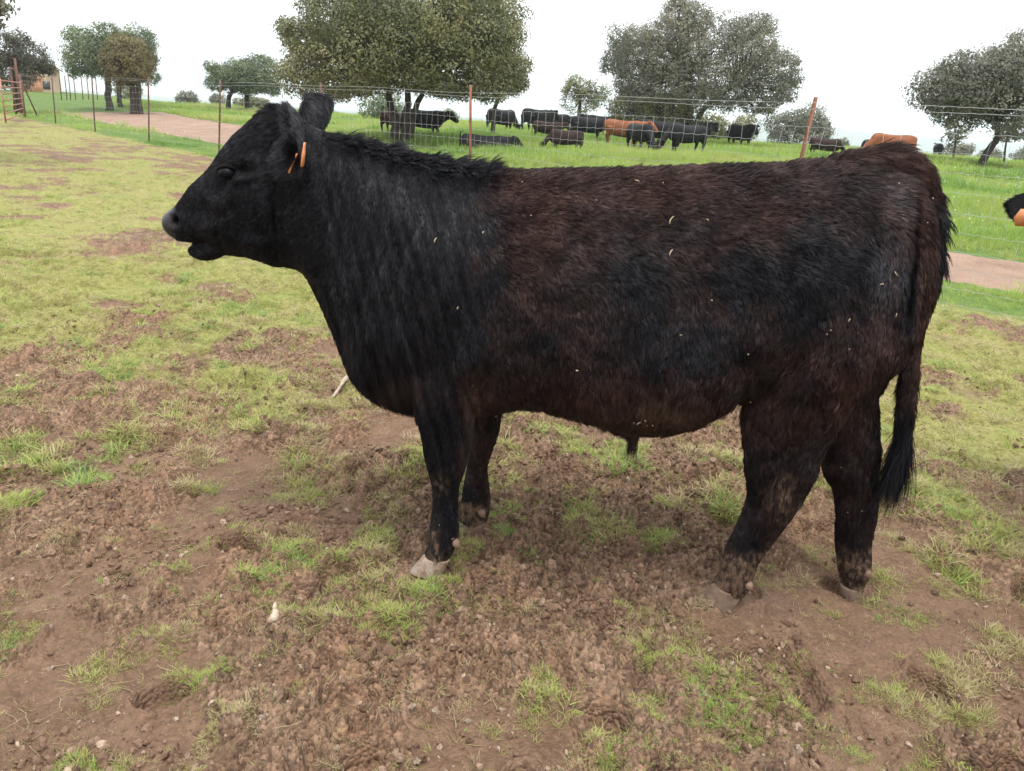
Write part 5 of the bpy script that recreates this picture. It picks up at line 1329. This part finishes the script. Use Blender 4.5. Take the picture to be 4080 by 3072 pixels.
# ----------------------------------------------------------------- the second bull at the right edge
def second_bull():
    me = MESHES['standing'].copy(); me.name = 'bull_body'; me.materials.clear(); me.materials.append(C_BLACK)
    ear_p = at_depth(4065, 815, 3.3)                                 # where its right ear comes into view
    rz = math.radians(84); c, s = math.cos(rz), math.sin(rz); sc = 0.80
    lx, ly = 1.10 * sc, 0.62 * sc
    o = link('bull', me); o.location = (ear_p[0] - (lx * c - ly * s), ear_p[1] - (lx * s + ly * c), -0.03); o.rotation_euler = (0, 0, rz)
    o.scale = (sc, sc, (ear_p[2] + 0.03) / 1.425)
    tag(o, 'second black bull at the right edge, only its ear with an orange tag in view', 'bull')
    inv = lambda P: P
    # furry ear with its tag, built where it shows
    mb = MB(); E = at_depth(4330, 880, 3.3); T = at_depth(4012, 812, 3.3)
    u = np.linspace(0, 1, 14); P = E[None] * (1 - u)[:, None] + T[None] * u[:, None]
    D = T - E; D /= np.linalg.norm(D); S = np.cross(D, [0, 1, 0]); S /= np.linalg.norm(S); th = np.arange(16) * 2 * math.pi / 16
    wd = np.interp(u, [0, .2, .5, .8, .93, 1], [.035, .045, .058, .060, .040, .006])
    mb.rings([P[i] + np.cos(th)[:, None] * wd[i] * S + np.sin(th)[:, None] * 0.012 * np.array([0, 1.0, 0]) + (np.cos(th) ** 2)[:, None] * wd[i] * .3 * np.array([0, -1.0, 0]) for i in range(14)])
    e_me = mb.mesh('ear'); set_smooth(e_me); e = link('ear', e_me, C_BLACK); bpy.context.view_layer.update()
    e.parent = o; e.matrix_parent_inverse = o.matrix_world.inverted()
    Pp, Nn, r = sample(e_me, 9000, 80)
    f = fur('ear_hair', Pp, Nn, np.tile(D, (len(Pp), 1)), 0.016 + 0.012 * r.random(len(Pp)), np.full(len(Pp), .45), np.full(len(Pp), .25), np.full(len(Pp), .0006), 0.05 * r.random(len(Pp)), np.zeros(len(Pp)), None, pull=0.4, seed=81)
    f.parent = o; f.matrix_parent_inverse = o.matrix_world.inverted()
    c0 = at_depth(4080, 868, 3.22); mb = MB(); w, h = .034, .029
    pts = np.array([[-w * .55, 0, h * 1.0], [w * .55, 0, h * 1.0], [w, 0, h * .4], [w, 0, -h], [-w * .65, 0, -h], [-w, 0, -h * .1]])
    R = np.stack([c0 + pts + [0, -.0015, 0], c0 + pts + [0, .0015, 0]])
    mb.rings(R); q = mb.build('ear_tag', M_TAG); q.parent = o; q.matrix_parent_inverse = o.matrix_world.inverted()
second_bull()

# ----------------------------------------------------------------- stick, bone, stones
def ground_pt(px, py):
    P = on_z(px, py, 0.0); return np.array([P[0], P[1], float(ground_z(P[0], P[1])[0])])
def stick(label, pts, r, mat, name, cat, group=None):
    P = catmull([ground_pt(a, b) + np.array([0, 0, rr * 0.75]) for (a, b), rr in zip(pts, r)], 6)
    R = catmull(np.array(r)[:, None], 6)[:, 0] * (1 + 0.12 * np.random.default_rng(len(pts)).normal(size=len(P)))
    mb = MB(); mb.tube(P, R, 10); o = mb.build(name, mat, None, True); tag(o, label, cat, group); return o
M_STICK = simple_mat('bleached_wood', (0.27, 0.205, 0.15), (0.42, 0.34, 0.27), 30, 0.85, 0.5, 0.003)
stick('bleached bent stick lying on the ground in front of the bull\'s chest', [(1312, 1608), (1345, 1570), (1385, 1548), (1432, 1530)], [.007, .008, .010, .007], M_STICK, 'stick', 'stick')
stick('short pale knobbly bone lying in the soil below the bull\'s head', [(1098, 2440), (1095, 2475), (1100, 2495), (1092, 2530)], [.0045, .0065, .008, .0125], simple_mat('pale_bone', (0.42, 0.31, 0.23), (0.56, 0.45, 0.36), 40, 0.8, 0.5, 0.003), 'bone', 'bone')
M_STONE = simple_mat('pale_stone', (0.20, 0.14, 0.10), (0.36, 0.28, 0.215), 2, 0.85, 0.6, 0.004)
spots = [(2300, 2852, 26), (1735, 2845, 24), (1640, 2850, 22), (1865, 2865, 22), (2165, 2590, 20), (870, 2620, 16), (1760, 2420, 14), (200, 2650, 18), (1220, 2910, 30), (1660, 3040, 28), (1050, 2950, 20), (1340, 3010, 24), (3020, 2780, 22), (3180, 2985, 26), (2560, 2850, 20), (700, 2870, 18)]
stone0 = None
for i, (a, b, w) in enumerate(spots):
    P = ground_pt(a, b); R = w * 0.5 * np.linalg.norm(P - CAM) / FPX
    if stone0 is None:
        me = lump('stone', 590, 3, 0.75); stone0 = o = link('stone', me, M_STONE)
    else:
        o = stone0.copy(); COL.objects.link(o)
    o.location = (P[0], P[1], P[2] + R * 0.3); o.scale = (R * 1.3, R * 1.1, R * (0.9 + 0.3 * random.random())); o.rotation_euler = (random.random(), random.random(), random.random() * 6)
    tag(o, 'small pale stone half sunk in the trampled brown soil', 'stone', 'pale stones strewn in the foreground')
